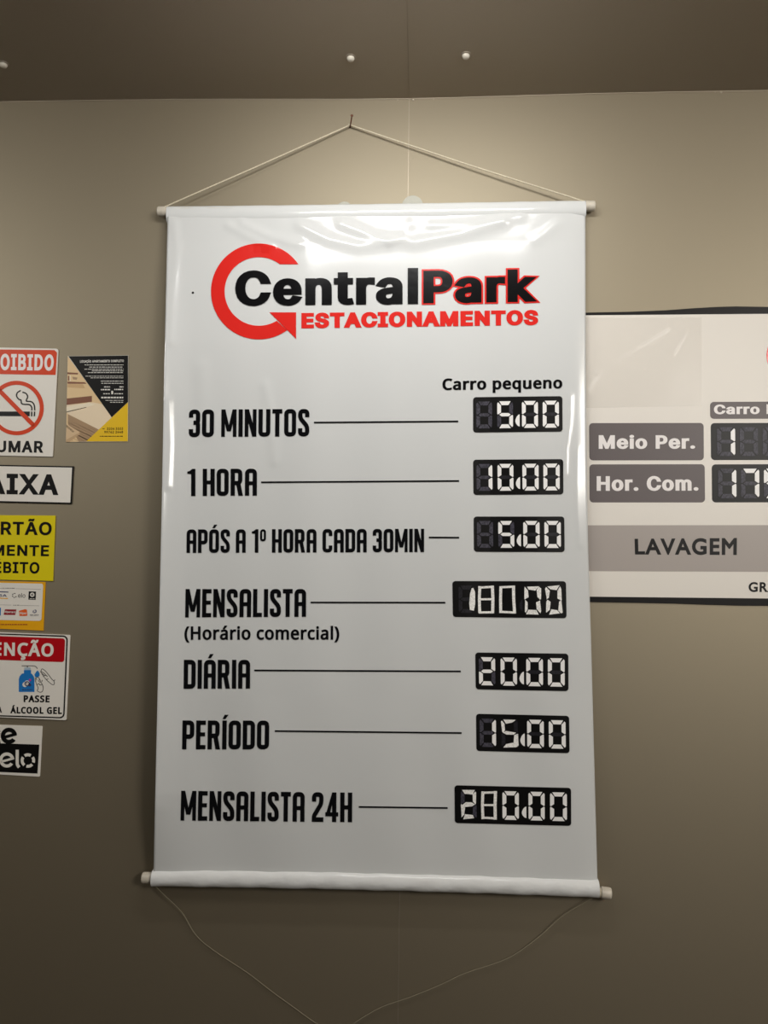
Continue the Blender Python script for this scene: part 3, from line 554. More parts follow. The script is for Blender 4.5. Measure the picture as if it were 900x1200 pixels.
def depth(px, py):
    t = (py-243)/794.0; xl, xr = interp(LX, py), interp(RXS, py); s = (px-xl)/(xr-xl)
    d = 0.0185 + 0.0025*max(0, 1-t/0.05) + 0.0045*t + 0.009*(1-s)**2*max(0, min(1, t/0.2, (0.985-t)/0.12)) + 0.003*math.sin(math.pi*min(max(t, 0), 1))*math.cos(s*3.1)
    env = math.sin(math.pi*min(max((t-0.02)/0.97, 0), 1))**0.6 if 0.02 < t < 0.99 else 0
    d += env*(0.0016*math.sin(s*21+1.2*t+0.6) + 0.0011*math.sin(s*37-2.0*t+2.0) + 0.0006*math.sin(9*t+4*s))
    if t > 0.72: d += 0.0022*math.sin(s*27+0.8)*max(0, math.sin((t-0.72)/0.27*math.pi))
    if t < 0.16: d += 0.0016*math.sin(t/0.16*math.pi)*math.sin(s*17+0.4)*(0.5+0.5*math.cos((s-0.5)*3))
    for pl, wd, h in RIDGES:
        if abs(px-pl[0][0]) < 240 and pl[0][1]-60 < py < max(q[1] for q in pl)+60:
            d2 = seg_dist(px, py, pl)
            if d2 < 16*wd*wd: d += 1.5*h*math.exp(-d2/(1.1*wd*wd))
    e = max(0, s-0.955)/0.045; d -= 0.003*e*e
    e = max(0, 0.07-s)/0.07; d += 0.014*e*e*max(0, min(1, t/0.25, (0.985-t)/0.1))
    return d
def on_banner(off):
    def f(px, py):
        return P(px, py, depth(px, py)+off)
    return f
base = P(440, 1040, 0.02)
BAN = thing('price_banner', 'tall white hanging vinyl price banner with red arrow logo, rods and black price panels', 'banner', base)
bm = bmesh.new(); NX, NY = 200, 320; rows = []
for j in range(NY+1):
    py = 246+(1029-246)*j/NY; row = []
    for i in range(NX+1):
        row.append(bm.verts.new(on_banner(0)(interp(LX, py)+(interp(RXS, py)-interp(LX, py))*i/NX, py + (11.5*(i/NX)**1.6 if j > 0 else -7*i/NX)*(j/NY if j > 0 else 1) - (7*i/NX)*(1-j/NY)*(j > 0))))
    rows.append(row)
for j in range(NY):
    for i in range(NX): bm.faces.new((rows[j][i], rows[j+1][i], rows[j+1][i+1], rows[j][i+1]))
sheet = build('vinyl_sheet', bm, M['vinyl'], BAN, True)
so = sheet.modifiers.new('thickness', 'SOLIDIFY'); so.thickness = 0.0005; so.offset = -1

def rod_line(pts, d, n=40):
    return [P(x, y, d) for x, y in smooth_line_2(pts, n)]
def smooth_line_2(pts, n):
    q = smooth_line([(a[0], a[1], 0) for a in pts], n); return [(v.x, v.y) for v in q]
def pocket(name, top, bot, dc, ry, wrinkle, mt):
    """a vinyl sleeve round a rod; top / bot are its upper and lower outlines in the photograph"""
    bm = bmesh.new(); n = 90; k = 20; rings = []
    tl = [smooth_line_2(top, 30), smooth_line_2(bot, 30)]
    def at(line, u):
        x = line[0][0]+(line[-1][0]-line[0][0])*u
        for (a, b), (c, d) in zip(line, line[1:]):
            if x <= c+1e-6: return (x, b+(d-b)*(x-a)/max(1e-6, c-a))
        return line[-1]
    for i in range(n+1):
        u = i/n; a = at(tl[0], u); b = at(tl[1], u); pa = P(a[0], a[1], dc); pb = P(b[0], b[1], dc)
        c = (pa+pb)/2; h = (pa-pb).length/2; up = (pa-pb).normalized(); ring = []
        for q in range(k):
            an = 2*math.pi*q/k
            wv = 1+wrinkle*(math.sin(u*61+3*an)+0.7*math.sin(u*113-2*an+1)+0.6*math.sin(u*37+an))
            sx = math.copysign(abs(math.sin(an))**0.8, math.sin(an))
            ring.append(bm.verts.new(c+up*h*math.cos(an)*wv+Vector((0, -1, 0))*ry*sx*wv))
        rings.append(ring)
    for i in range(n):
        for q in range(k): bm.faces.new((rings[i][q], rings[i][(q+1) % k], rings[i+1][(q+1) % k], rings[i+1][q]))
    bmesh.ops.recalc_face_normals(bm, faces=bm.faces[:])
    return build(name, bm, M[mt], BAN, True)
pocket('rod_pocket', [(196.4, 242.5), (330, 241), (500, 238.6), (685.6, 235.5)], [(196.4, 262.5), (330, 261), (500, 258.4), (686, 255)], 0.013, 0.0095, 0.008, 'vinyl')
pocket('rod_pocket', [(180, 1018.2), (300, 1018.5), (450, 1021.6), (580, 1025.2), (700.5, 1029.6)],
       [(179.3, 1037.6), (300, 1039.4), (450, 1042.6), (580, 1046.4), (701, 1051.0)], 0.0165, 0.0155, 0.02, 'pocket')
def rod(name, pts, d, r, tied):
    ln = [P(x, y, d) for x, y in pts]; bm = bmesh.new(); add_tube(bm, ln, r*0.86, 16)
    o = build(name, bm, M['pvc'], BAN, True)
    for a, b in ((ln[0], ln[1]), (ln[-1], ln[-2])):
        ax = (a-b).normalized(); bm = bmesh.new()
        add_lathe(bm, a, ax, [(r, -0.014), (r*1.02, -0.012), (r*1.02, 0.0015), (r*0.93, 0.0035), (r*0.72, 0.0042), (r*0.68, 0.0026), (0.0, 0.0022)], 20)
        build('end_cap', bm, M['pvc'], o, True)
    for (x, y) in tied:
        pts = []
        for i in range(43):
            t = 2*math.pi*i/14; c = P(x+i/14*1.1, y, d); pts.append(c+Vector((0, math.cos(t)*(r*0.86+0.0006), math.sin(t)*(r*0.86+0.0006))))
        bm = bmesh.new(); add_tube(bm, pts, 0.0008, 6); build('knot', bm, M['cord'], o, True)
    return o
rod('rod', [(187.4, 248.2), (196, 248.1), (440, 246), (686, 241.7), (694.6, 241.6)], 0.013, 0.0098, [(192.5, 248.2), (687.2, 241.7)])
rod('rod', [(169.4, 1028.6), (180, 1028.6), (450, 1032), (700, 1045), (713.4, 1046.8)], 0.0165, 0.0098, [(178.5, 1029.2), (700.5, 1045)])
# suspension cord, over the nail
bm = bmesh.new(); top = P(410.8, 146.2, 0.006)
cl = [P(193.5, 243, 0.014), P(194.5, 241.8, 0.018), P(300, 195.6, 0.013), P(402, 150.2, 0.008), P(408.6, 147.4, 0.007), top, P(412.6, 147.0, 0.007), P(420, 149.8, 0.008), P(550, 193.4, 0.013), P(684, 235.8, 0.018), P(688, 237.4, 0.014)]
add_tube(bm, smooth_line(cl, 6), 0.0013, 8); build('hanging_cord', bm, M['cord'], BAN, True)
# loose thread below
lp = [(180.5, 1037, .018), (190, 1046.5, .014), (213, 1069, .008), (229, 1095, .005), (250, 1113.5, .004), (290, 1140, .004), (320, 1163, .004), (345, 1181, .004), (372, 1200, .004), (396, 1209, .004),
      (428, 1190.5, .004), (450, 1179, .004), (482, 1168, .004), (515, 1154.5, .004), (545, 1140.5, .004), (580, 1129, .004), (604, 1118, .004), (634, 1096, .006), (660, 1073, .009), (690, 1055, .014), (700, 1049, .018)]
bm = bmesh.new(); add_tube(bm, smooth_line([P(*q) for q in lp], 5), 0.00055, 6); build('loose_cord', bm, M['thread'], BAN, True)

# logo
BO, BY, TR = 0.044, 0.026, -0.03
ring = []
cx, cy = 303.4, 341.5; ro, ri = 56.2, 40.2
oa0 = math.asin(31.8/ro); ia0 = math.asin(31.8/ri)      # upper end is cut level
n = 60
oE, iE = math.atan2(44.9, 32.6), math.atan2(34.4, 21.0)
so_, eo_ = -oa0, -2*math.pi+oE; si_, ei_ = -ia0, -2*math.pi+iE
o_ = [(cx+ro*math.cos(so_+(eo_-so_)*i/n), cy+ro*math.sin(so_+(eo_-so_)*i/n)) for i in range(n+1)]
i_ = [(cx+ri*math.cos(si_+(ei_-si_)*i/n), cy+ri*math.sin(si_+(ei_-si_)*i/n)) for i in range(n+1)]
ringpoly = (o_+i_, [(i, i+1, n+2+i, n+1+i) for i in range(n)])
arrow = [(315.8, 366.0), (347, 366.0), (347, 397.2)]
LOGO = build('logo', art([ringpoly, arrow], on_banner(0.0009), 9), M['red_ink'], BAN, label='red circular arrow logo')
build('lettering', art([text('Central', [(275.6, 317.5), (490.0, 315.5), (490.0, 356.2), (275.6, 358.4)], BO, BY, track=TR)], on_banner(0.0014), 14), M['black_ink'], LOGO, label='black bold lettering reading Central')
pq = [(496.2, 317.2), (629.6, 315.4), (629.6, 353.4), (496.2, 355.4)]
v0 = text('Park', pq, BO, BY, track=TR)
def outline_text(txt, quad, ox, oy, grow):
    # the same letters, fattened, sharing the thin letters' frame so the two register
    a = glyphs(txt, 'G', ox, oy, TR); b = glyphs(txt, 'G', ox, oy, TR, grow); y0, y1 = cap_height('G', oy)
    return fit(b, quad, y0, y1, min(p[0] for p in a[0]), max(p[0] for p in a[0]))
build('lettering', art([outline_text('Park', pq, BO, BY, 0.026)], on_banner(0.0011), 14), M['red_ink'], LOGO, label='red outline behind the word Park')
build('lettering', art([v0], on_banner(0.0016), 14), M['black_ink'], LOGO, label='black bold lettering reading Park')
build('lettering', art([text('ESTACIONAMENTOS', [(353.2, 366.8), (630.8, 363.2), (630.8, 380.8), (353.2, 384.8)], 0.058, 0.044, track=-.05)], on_banner(0.0009), 14), M['red_ink'], LOGO, label='red capitals below the black name')
build('speck', art([disc(226, 343, 1.3, 10)], on_banner(0.0007)), M['black_ink'], BAN)
build('lettering', art([text('Carro pequeno', [(518.5, 443.6), (659, 441.8), (659, 455.2), (518.5, 457.2)], 0.036, 0.028, 'N', -.03)], on_banner(0.0008), 14), M['black_ink'], BAN)
rowsT = [('30 MINUTOS', [(221.6, 480), (362.6, 479.2), (362.4, 511.4), (221.2, 512.2)]),
         ('1 HORA', [(219.6, 549.4), (301.2, 549.2), (301.0, 580.8), (219.6, 581.4)]),
         ('APÓS A 1º HORA CADA 30MIN', [(218.8, 620.4), (497, 619.6), (497, 647.0), (218.6, 648)]),
         ('MENSALISTA', [(217.6, 690.2), (358.8, 690.2), (358.6, 722.8), (217.0, 723.6)]),
         ('DIÁRIA', [(215.6, 773.2), (293.2, 773.2), (293.0, 807), (215.2, 807.2)]),
         ('PERÍODO', [(214, 844.2), (315.6, 844.4), (315.2, 878.2), (213.4, 878.2)]),
         ('MENSALISTA 24H', [(212.4, 926.6), (412.8, 928.8), (412.6, 963.6), (211.6, 961.6)])]
for tx, q in rowsT:
    build('lettering', art([poster_text(tx, q)], on_banner(0.0008), 14), M['black_ink'], BAN)
build('lettering', art([text('(Horário comercial)', [(216.2, 734), (397.6, 734.2), (397.6, 749.6), (216.2, 749.8)], 0.026, 0.022, 'N', -.02)], on_banner(0.0008), 14), M['black_ink'], BAN)
for x0, y0, x1, y1 in ((368, 495.2, 537, 493.8), (306, 565.2, 538, 563.6), (502.6, 629.8, 538, 630), (364, 706, 522, 706.2), (298, 785.6, 540, 786.8), (322, 856.7, 541, 859), (420.4, 945.6, 524.6, 946.9)):
    build('leader_line', art([[(x0, y0-1.0), (x1, y1-1.0), (x1, y1+1.0), (x0, y0+1.0)]], on_banner(0.0008), 12), M['black_ink'], BAN)

# price panels with seven-segment digits
SEG = {
 'a': [(.13, 1), (.86, 1), (.71, .855), (.28, .855)], 'd': [(.28, .145), (.71, .145), (.86, 0), (.13, 0)],
 'g': [(.13, .5), (.27, .562), (.72, .562), (.86, .5), (.72, .438), (.27, .438)],
 'f': [(0, .92), (.06, .965), (.24, .845), (.24, .585), (.05, .51), (0, .53)], 'e': [(0, .08), (0, .47), (.05, .49), (.24, .415), (.24, .155), (.06, .035)],
 'b': [(1, .92), (1, .53), (.95, .51), (.76, .585), (.76, .845), (.94, .965)], 'c': [(1, .08), (.94, .035), (.76, .155), (.76, .415), (.95, .49), (1, .47)]}
ONS = {'0': 'abcdef', '1': 'bc', '2': 'abged', '3': 'abgcd', '5': 'afgcd', '7': 'abc', '8': 'abcdefg', '': ''}
def bil(q, u, v):   # u right, v down
    TL, TR, BR, BL = [Vector(p) for p in q]; t = TL+(TR-TL)*u; b = BL+(BR-BL)*u; p = t+(b-t)*v; return (p.x, p.y)
def seg_digit(q, u0, u1, v0, v1, ch, painted=False, hidden=(), off='unlit', jitter=0.0):
    """materials: 0 lit, 1 unlit"""
    out = []
    for s, pl in SEG.items():
        lit = s in ONS[ch]
        if not lit and s in hidden: continue
        pts = []
        for x, y in pl:
            if painted and lit: x += random.uniform(-1, 1)*jitter; y += random.uniform(-1, 1)*jitter*0.6
            pts.append(bil(q, u0+(u1-u0)*x, v0+(v1-v0)*(1-y)))
        out.append({'p': pts, 'm': 0 if lit else 1})
    return out
def box_digit(q, u0, u1, v0, v1, bar=True):      # a digit repainted by hand with a brush
    def L(pts, wd): return {'p': stroke([bil(q, u0+(u1-u0)*x, v0+(v1-v0)*(1-y)) for x, y in pts], wd), 'm': 0}
    j = lambda: random.uniform(-.03, .03)
    o = [L([(.10+j(), .01), (.10+j(), .5), (.11+j(), .98)], 3.4), L([(.90+j(), .0), (.90+j(), .5), (.89+j(), 1)], 3.6), L([(.02, .95+j()), (.97, .96+j())], 2.6), L([(.03, .05+j()), (.96, .04+j())], 2.6)]
    if bar: o.append(L([(.1, .5), (.9, .51)], 2.4))
    return o
def comma(q, u0, u1, v0, v1, lit=True):
    pts = [(1, 0), (.72, .03), (.3, .2), (.04, .42), (0, .58), (.12, .75), (.5, .93), (.85, 1), (1, 1)]
    return [{'p': [bil(q, u0+(u1-u0)*x, v0+(v1-v0)*y) for x, y in pts], 'm': 0 if lit else 1}]
def panel(q, digits, parent, mapper, nm='price_panel', r=3.6):
    lift = {'brush_digit': 0.0016}
    p = build(nm, art([rrect(q, r, 5)], mapper(0.0008), 14), M['panel'], parent)
    for nme, polys, mats in digits:
        build(nme, art(polys, mapper(lift.get(nme, 0.0013))), [M[k] for k in mats], p)
    return p
V0, V1 = .125, .885
S4 = [(.036, .212), (.27, .446), (.546, .726), (.779, .96)]; CM4 = (.472, .52, .50, .84)
WU = ['lit', 'unlit']; WD = ['lit', 'dim']; PU = ['paint', 'unlit']; PD = ['paint', 'dim']
def four(q, a, b, hid=((), (), (), ()), pa=WU, pb=WU, paintb=False, commau='lit'):
    D = [('digit', seg_digit(q, *S4[0], V0, V1, a, hidden=hid[0]), pa),
         ('digit', seg_digit(q, *S4[1], V0, V1, b, painted=paintb, jitter=.05, hidden=hid[1]), pb),
         ('comma', comma(q, *CM4), WU),
         ('digit', seg_digit(q, *S4[2], V0, V1, '0'), WD), ('digit', seg_digit(q, *S4[3], V0, V1, '0'), WD)]
    return D
Q1 = [(554.4, 465.4), (659, 464.2), (659.3, 505.8), (554.5, 506.9)]
Q2 = [(554.4, 538.7), (660, 538.0), (660.2, 579.4), (554.9, 580)]
Q3 = [(555, 605.3), (661.3, 605.3), (661.7, 647.0), (555.5, 646.6)]
Q4 = [(530.2, 680.9), (663.3, 681.1), (664, 724.5), (530.8, 723)]
Q5 = [(557, 764.6), (666, 766), (666.2, 810), (557.6, 807.8)]
Q6 = [(558, 836.4), (667, 838.9), (667.5, 882.7), (558.3, 880)]
Q7 = [(532.7, 920.2), (669.2, 923.3), (669.4, 967.9), (533, 964.5)]
panel(Q1, four(Q1, '', '5'), BAN, on_banner)
panel(Q2, four(Q2, '1', '0', pb=WD), BAN, on_banner)
panel(Q3, four(Q3, '', '5'), BAN, on_banner)
brush1 = [{'p': [bil(Q4, u, v) for u, v in ((.168, .20), (.183, .19), (.198, .30), (.198, .62), (.186, .82), (.150, .80), (.145, .62), (.153, .36))], 'm': 0}]
panel(Q4, [('digit', seg_digit(Q4, .052, .19, .125, .885, ''), ['paint', 'dim']), ('brush_digit', brush1, PD),
           ('digit', box_digit(Q4, .223, .368, .125, .885), PD), ('digit', box_digit(Q4, .41, .555, .14, .885, False), PD),
           ('comma', comma(Q4, .585, .615, .5, .82, False), WD),
           ('digit', seg_digit(Q4, .63, .775, .13, .89, '0', True, ('g',), jitter=.05), PD), ('digit', seg_digit(Q4, .82, .965, .13, .89, '0', True, ('g',), jitter=.06), PD)], BAN, on_banner)
panel(Q5, four(Q5, '2', '0', hid=((), ('g',), (), ())), BAN, on_banner)
panel(Q6, four(Q6, '1', '5', pb=PD, paintb=True), BAN, on_banner)
panel(Q7, [('digit', seg_digit(Q7, .052, .188, .125, .88, '2', True, jitter=.05), PU), ('digit', box_digit(Q7, .228, .364, .13, .885), PD),
           ('digit', seg_digit(Q7, .41, .551, .125, .88, '0', hidden=('g',)), WD), ('comma', comma(Q7, .576, .615, .52, .82), WU),
           ('digit', seg_digit(Q7, .634, .773, .125, .88, '0', hidden=('g',)), WD), ('digit', seg_digit(Q7, .819, .964, .125, .88, '0', hidden=('g',)), WD)], BAN, on_banner)

# ------------------------------------------------------------------ nail, suction cups, ceiling screws
b = P(410.4, 149.5, 0.0); h_ = P(412.3, 134.6, 0.0)
NA = thing('nail', 'rusty nail in the wall carrying the banner cord', 'nail', b)
tip = P(412.3, 135.6, 0.040); bm = bmesh.new(); ax = (tip-b).normalized()
add_tube(bm, [b-ax*0.012, b, tip], [0.0011, 0.0012, 0.0012], 10); build('shank', bm, M['nail'], NA, True)
bm = bmesh.new(); add_lathe(bm, tip, ax, [(0.0, -0.0008), (0.0024, -0.0004), (0.0026, 0.0004), (0.0022, 0.0012), (0, 0.0014)], 14); build('head', bm, M['nail'], NA, True)
def cup(px, py, r, label):
    c = P(px, py, 0.0); o = thing('suction_cup', label, 'suction cup', c, 'clear suction cups on the wall')
    bm = bmesh.new(); add_lathe(bm, c+Vector((0, -0.0004, 0)), (0, -1, 0), [(r, 0), (r, 0.0008), (r*0.93, 0.0012), (r*0.6, 0.0035), (r*0.32, 0.0055), (r*0.26, 0.0056)], 28); build('cup', bm, M['cup'], o, True)
    bm = bmesh.new(); add_lathe(bm, c+Vector((0, -0.0055, 0)), (0, -1, 0), [(r*0.26, 0), (r*0.26, 0.0012), (r*0.22, 0.0018), (0, 0.002)], 16); build('knob', bm, M['cup'], o, True)
cup(403.4, 246.0, 0.0162, 'smaller clear suction cup peeking left of the other above the banner top edge')
cup(483.4, 241.4, 0.0205, 'larger clear suction cup beside the wall joint, just above the banner top edge')
def screw(px, py, label):
    c = PC(px, py); c.z = ZC+sag(c.x); o = thing('ceiling_screw', label, 'screw', c, 'screws in the ceiling panel')
    bm = bmesh.new(); add_lathe(bm, c, (0, 0, -1), [(0.0095, -0.0005), (0.0095, 0.0008), (0.0085, 0.0014), (0.0, 0.0014)], 20); build('washer', bm, M['ceiling'], o, True)
    bm = bmesh.new(); add_lathe(bm, c, (0, 0, -1), [(0.0066, 0.0012), (0.0068, 0.0032), (0.0056, 0.0058), (0.0032, 0.0072), (0.0, 0.0075)], 20); build('screw_head', bm, M['screw'], o, True)
screw(411, 66, 'middle pale screw in the ceiling, above the nail'); screw(546, 63.5, 'rightmost pale screw in the ceiling, right of the panel joint'); screw(4, 77, 'leftmost pale screw in the ceiling, at the left picture edge')

# ------------------------------------------------------------------ wash price poster behind the banner, on the right
PO = thing('wash_poster', 'white wash price poster with black edge, partly behind the banner on the right', 'poster', P(800, 708, 0))
top = [(672, 367), (690, 366.2), (735, 365.4), (780, 363.6), (812, 361.2), (840, 359.6), (862, 359), (900, 359.6), (980, 361), (1060, 363), (1124, 366)]
bot = [(1124, 711), (1000, 710.5), (900, 709.8), (868, 709.6), (830, 708.6), (790, 707.2), (740, 706.2), (690, 705.4), (672, 705.2)]
build('backing', solid(top+bot, on(0.0022), 0.0004), M['poster_black'], PO)
wq = [(675, 369.6), (1121, 366.0), (1121, 703.6), (675, 699.0)]
build('printed_sheet', art([wq], on(0.0025), 40), M['poster'], PO)
build('price_band', art([[(675, 615.6), (1121, 615.2), (1121, 671), (675, 669.2)]], on(0.0027), 60), M['band'], PO, label='grey band reading LAVAGEM')
build('lettering', art([text('LAVAGEM', [(743.6, 631.4), (863.6, 630.4), (863.4, 650.4), (744.2, 649.8)], 0.032, None, 'F')], on(0.0029)), M['sign_black'], PO)
build('lettering', art([text('GRANDE', [(877.4, 682.2), (945, 682.4), (945, 694.2), (877.2, 693.6)], 0.03, None, 'F')], on(0.0028)), M['sign_black'], PO)
def plate(q, txt, tq):
    p = build('row_plate', art([rrect(q, 4.4)], on(0.0027)), M['plate'], PO)
    build('lettering', art([text(txt, tq, BO, BY, track=TR)], on(0.0029)), M['poster_white'], p)
plate([(690.3, 495.8), (824.6, 495.6), (824.8, 539.4), (690.6, 539.5)], 'Meio Per.', [(701.6, 510), (814.6, 510), (814.6, 525.8), (701.6, 526)])
plate([(690.6, 544.2), (825.8, 544), (826.2, 588.8), (690.9, 588.8)], 'Hor. Com.', [(699.2, 558), (818.4, 558), (818.6, 575), (699.2, 575.2)])
plate([(832.1, 471), (950, 470.4), (950, 490.6), (832.2, 490.8)], 'Carro Peq.', [(836.6, 474.2), (940, 473.6), (940, 485), (836.6, 485.4)])
K = lambda d: on(0.0019+d)
for q, ds in (([(832.8, 495.8), (950, 495.4), (950, 539), (833.2, 539.2)], ['1', '', '', '']), ([(834, 544.2), (952, 543.8), (952, 588.6), (834.4, 588.8)], ['1', '7', '5', ''])):
    D = []
    for k, ch in enumerate(ds):
        u0 = .062+.228*k; D.append(('digit', seg_digit(q, u0, u0+.182, .115, .89, ch), WU))
    panel(q, D, PO, K, 'price_panel', 4.4)
build('emblem', art([annulus(926.5, 416.5, 28.4, 20, 60, 330)], on(0.0028)), M['red_ink'], PO, label='red ring emblem at the right')
bm = bmesh.new(); tr = []
cre = [([(700, 436), (735, 412), (782, 384)], 1.6, .0010), ([(789, 413), (802, 390)], 1.2, .0010), ([(687, 458), (700, 436)], 2.0, .0012), ([(724, 380), (729, 368)], 1.4, .0008), ([(690, 392), (720, 380), (752, 384)], 3, .0005)]
for j in range(56):
    row = []
    for i in range(80):
        x = 684+(822.2-684)*i/79; y = 372+(475.5-372)*j/55 + 2.5*(1-i/79)*(j/55)
        d = 0.0030 + 0.00012*math.sin(x*.11+y*.05)
        for pl, wd, hh in cre:
            d2 = seg_dist(x, y, pl)
            if d2 < 20*wd*wd: d += 1.6*hh*math.exp(-d2/(2*wd*wd))
        row.append(bm.verts.new(P(x, y, d)))
    tr.append(row)
for j in range(55):
    for i in range(79): bm.faces.new((tr[j][i], tr[j+1][i], tr[j+1][i+1], tr[j][i+1]))
build('clear_tape', bm, M['tape'], PO, True)

# ------------------------------------------------------------------ signs on the left
def board(name, label, cat, q, mt, r=0.0, t=0.002, rr=None):
    pts = rrect(q, rr if rr else r, 5) if (r or rr) else q
    xs = [p[0] for p in pts]; ys = [p[1] for p in pts]
    o = thing(name, label, cat, P((min(xs)+max(xs))/2, max(ys), 0))
    build('board', solid(pts, on(t), 0.0003), M[mt], o); return o
# no smoking
t = 0.0022
NS = board('no_smoking_sign', 'white sign with orange PROIBIDO header and crossed cigarette at the left edge', 'sign',
           [(-31.5, 406.6), (68.2, 408.6), (61.6, 535.2), (-31.8, 533.2)], 'white_board', 0, t, rr=[2, 2.6, 1, 1])
L = on(t+0.0003); L2 = on(t+0.0005); L3 = on(t+0.0007)
build('header_band', art([[(-29, 409.2), (63.8, 410.2), (66.8, 413.2), (65.2, 439.4), (-29, 438)]], L), M['sign_orange'], NS)
build('lettering', art([text('PROIBIDO', [(-21, 414.4), (63.4, 415.4), (62.6, 434.4), (-21, 433.4)], 0.042, 0.03)], L2), M['poster_white'], NS)
c = (19.4, 478.1)
build('cigarette', art([[(-9, 482.2), (35, 482.2), (34.8, 487.8), (-9, 487.6)], [(36.3, 482.3), (38, 482.3), (37.9, 487.9), (36.2, 487.9)], [(39.7, 482.3), (41.4, 482.3), (41.1, 487.9), (39.4, 487.9)],
   stroke(smooth_line_2([(24.4, 457.4), (20.2, 460.4), (19.6, 464.6), (22.6, 468.2), (24.6, 468.8), (25.2, 472.6), (28, 473.8), (34.4, 474.2), (37, 477), (37.3, 481)], 5), 1.5),
   stroke(smooth_line_2([(26.2, 459.5), (30.6, 461.2), (32.4, 465), (30.8, 469), (31.6, 470.2), (36.8, 470.8), (40, 474.4), (40.7, 481)], 5), 1.5)], L), M['sign_black'], NS)
bar = []
build('prohibition_ring', art([annulus(c[0], c[1], 31.9, 27.2), stroke([(c[0]-20.6, c[1]-20.9), (c[0]+20.6, c[1]+20.9)], 5.0)], L2), M['sign_orange'], NS)
build('lettering', art([text('FUMAR', [(-15.5, 516.4), (51.2, 516.8), (50.6, 530.6), (-15.5, 529.6)], 0.034, 0.028)], L), M['sign_black'], NS)
# flyer
t = 0.0012
FL = board('apartment_flyer', 'small black and yellow flyer with a bedroom photo, right of the no smoking sign', 'flyer', [(79.3, 417.3), (150.2, 416.3), (150, 517.6), (77.2, 518.0)], 'flyer_white', 0, t)
L = on(t+0.0003); L2 = on(t+0.0005); L3 = on(t+0.0007); L4 = on(t+0.0009)
build('black_field', art([[(80.4, 417.5), (150, 416.6), (150.0, 471.0), (130.9, 489.0)]], L2), M['sign_black'], FL)
build('yellow_field', art([[(149.9, 471.4), (149.8, 517.2), (101.0, 517.3), (130.9, 489.2)]], L2), M['flyer_yellow'], FL)
F = lambda x, y: (70+x/9.6, 405+y/9.6)
def fp(*pts): return [F(*p) for p in pts]
photo = [(fp((90, 118), (585, 805), (300, 1080), (70, 1085)), 0, 0), (fp((88, 470), (318, 480), (470, 650), (85, 660)), 0, 1), (fp((86, 300), (205, 308), (205, 325), (86, 322)), 2, 2), (fp((88, 405), (285, 412), (300, 430), (88, 428)), 2, 2),
  (fp((88, 428), (260, 432), (285, 480), (88, 470)), 1, 1), (fp((92, 340), (108, 340), (108, 395), (92, 395)), 2, 2), (fp((112, 335), (122, 335), (122, 400), (112, 400)), 8, 2), (fp((140, 350), (200, 360), (190, 385), (150, 380)), 5, 2),
  (fp((80, 595), (362, 566), (362, 632), (78, 668)), 2, 2), (fp((78, 668), (380, 640), (480, 660), (590, 800), (440, 945), (95, 770), (76, 750)), 4, 3), (fp((76, 690), (330, 640), (395, 665), (96, 752), (76, 750)), 8, 4), (fp((78, 742), (300, 690), (300, 697), (78, 752)), 7, 4),
  (fp((92, 772), (440, 945), (300, 1080), (215, 1080), (92, 880)), 5, 3), (fp((74, 880), (225, 975), (70, 1062)), 3, 4), (fp((76, 890), (165, 965), (150, 978), (72, 915)), 7, 4), (fp((72, 1062), (225, 975), (222, 1000), (110, 1083), (70, 1083)), 6, 4)]
for k in range(9):
    y = 800+k*30; xe = min(430-k*14, 95+(1066-y)/0.49); ye = y+(xe-95)*0.49
    if xe > 120: photo.append((fp((95, y), (xe, ye), (xe-2, ye+9), (95, y+9)), 6, 3))
PH = None
for pl, mi, lv in photo:
    pass
polys = []
bm_all = bmesh.new()
def layer_art(items, base):
    bm = bmesh.new()
    for pl, mi, lv in items:
        vs = [bm.verts.new(P(x, y, base+lv*0.00003)) for x, y in pl]; f = bm.faces.new(vs); f.material_index = mi
        f.normal_update()
        if f.normal.y > 0: f.normal_flip()
    bmesh.ops.triangulate(bm, faces=bm.faces[:]); return bm
bm_all.free()
build('bedroom_photo', layer_art(photo, t+0.00015), [M['room%d' % i] for i in range(9)], FL, label='bedroom photo with bed and shelf')
rs = random.Random(3)
def fine_print(x0, x1, y, h, slope=0.0):           # a line of print too small to read
    out = []; x = x0
    while x < x1-0.6:
        w_ = min(rs.uniform(1.2, 4.2), x1-x); out.append([(x, y-h/2), (x+w_, y-h/2), (x+w_, y+h/2), (x, y+h/2)]); x += w_+rs.uniform(.5, .8)
    return out
lines = []
for xa, y, h in ((99, 427.6, .75), (104.6, 430.2, .75), (99, 432.6, .75), (107.8, 434.6, .75), (103, 436.6, .75), (100.2, 440.8, .6), (106, 442.8, .6), (118, 446.6, .8), (118.6, 449.2, .7), (123.6, 469.2, .6), (129, 471.4, .8)):
    lines += fine_print(xa, 144.6, y, h)
for xa, xb, y, h in ((122, 129, 453.4, 1.2), (140, 144.8, 453.4, 1.2), (118.2, 129, 456.6, 1.4), (134, 144.8, 456.4, 1.4), (121, 128.6, 461.4, 1.1), (134, 144.8, 461.4, 1.1)): lines += fine_print(xa, xb, y, h)
lines += [box4(130.4, 132.6, 458, 462)] + fine_print(118.6, 144.4, 465.9, 1.8)
build('lettering', art([text('LOCAÇÃO APARTAMENTO COMPLETO', [(93.8, 422.2), (145.0, 421.4), (145.0, 424.2), (93.8, 425.0)], 0.03)] + lines, L3), M['flyer_white'], FL)
build('lettering', art([text('3204 3333', [(125.2, 501), (144.2, 500.8), (144.2, 503.6), (125.2, 503.8)], 0.02), text('99762 2448', [(122.2, 505), (144.2, 504.8), (144.2, 507.6), (122.2, 507.8)], 0.02)] + fine_print(117, 144, 511.2, .9) + fine_print(120, 122.6, 502.4, .7), L3), M['sign_black'], FL)
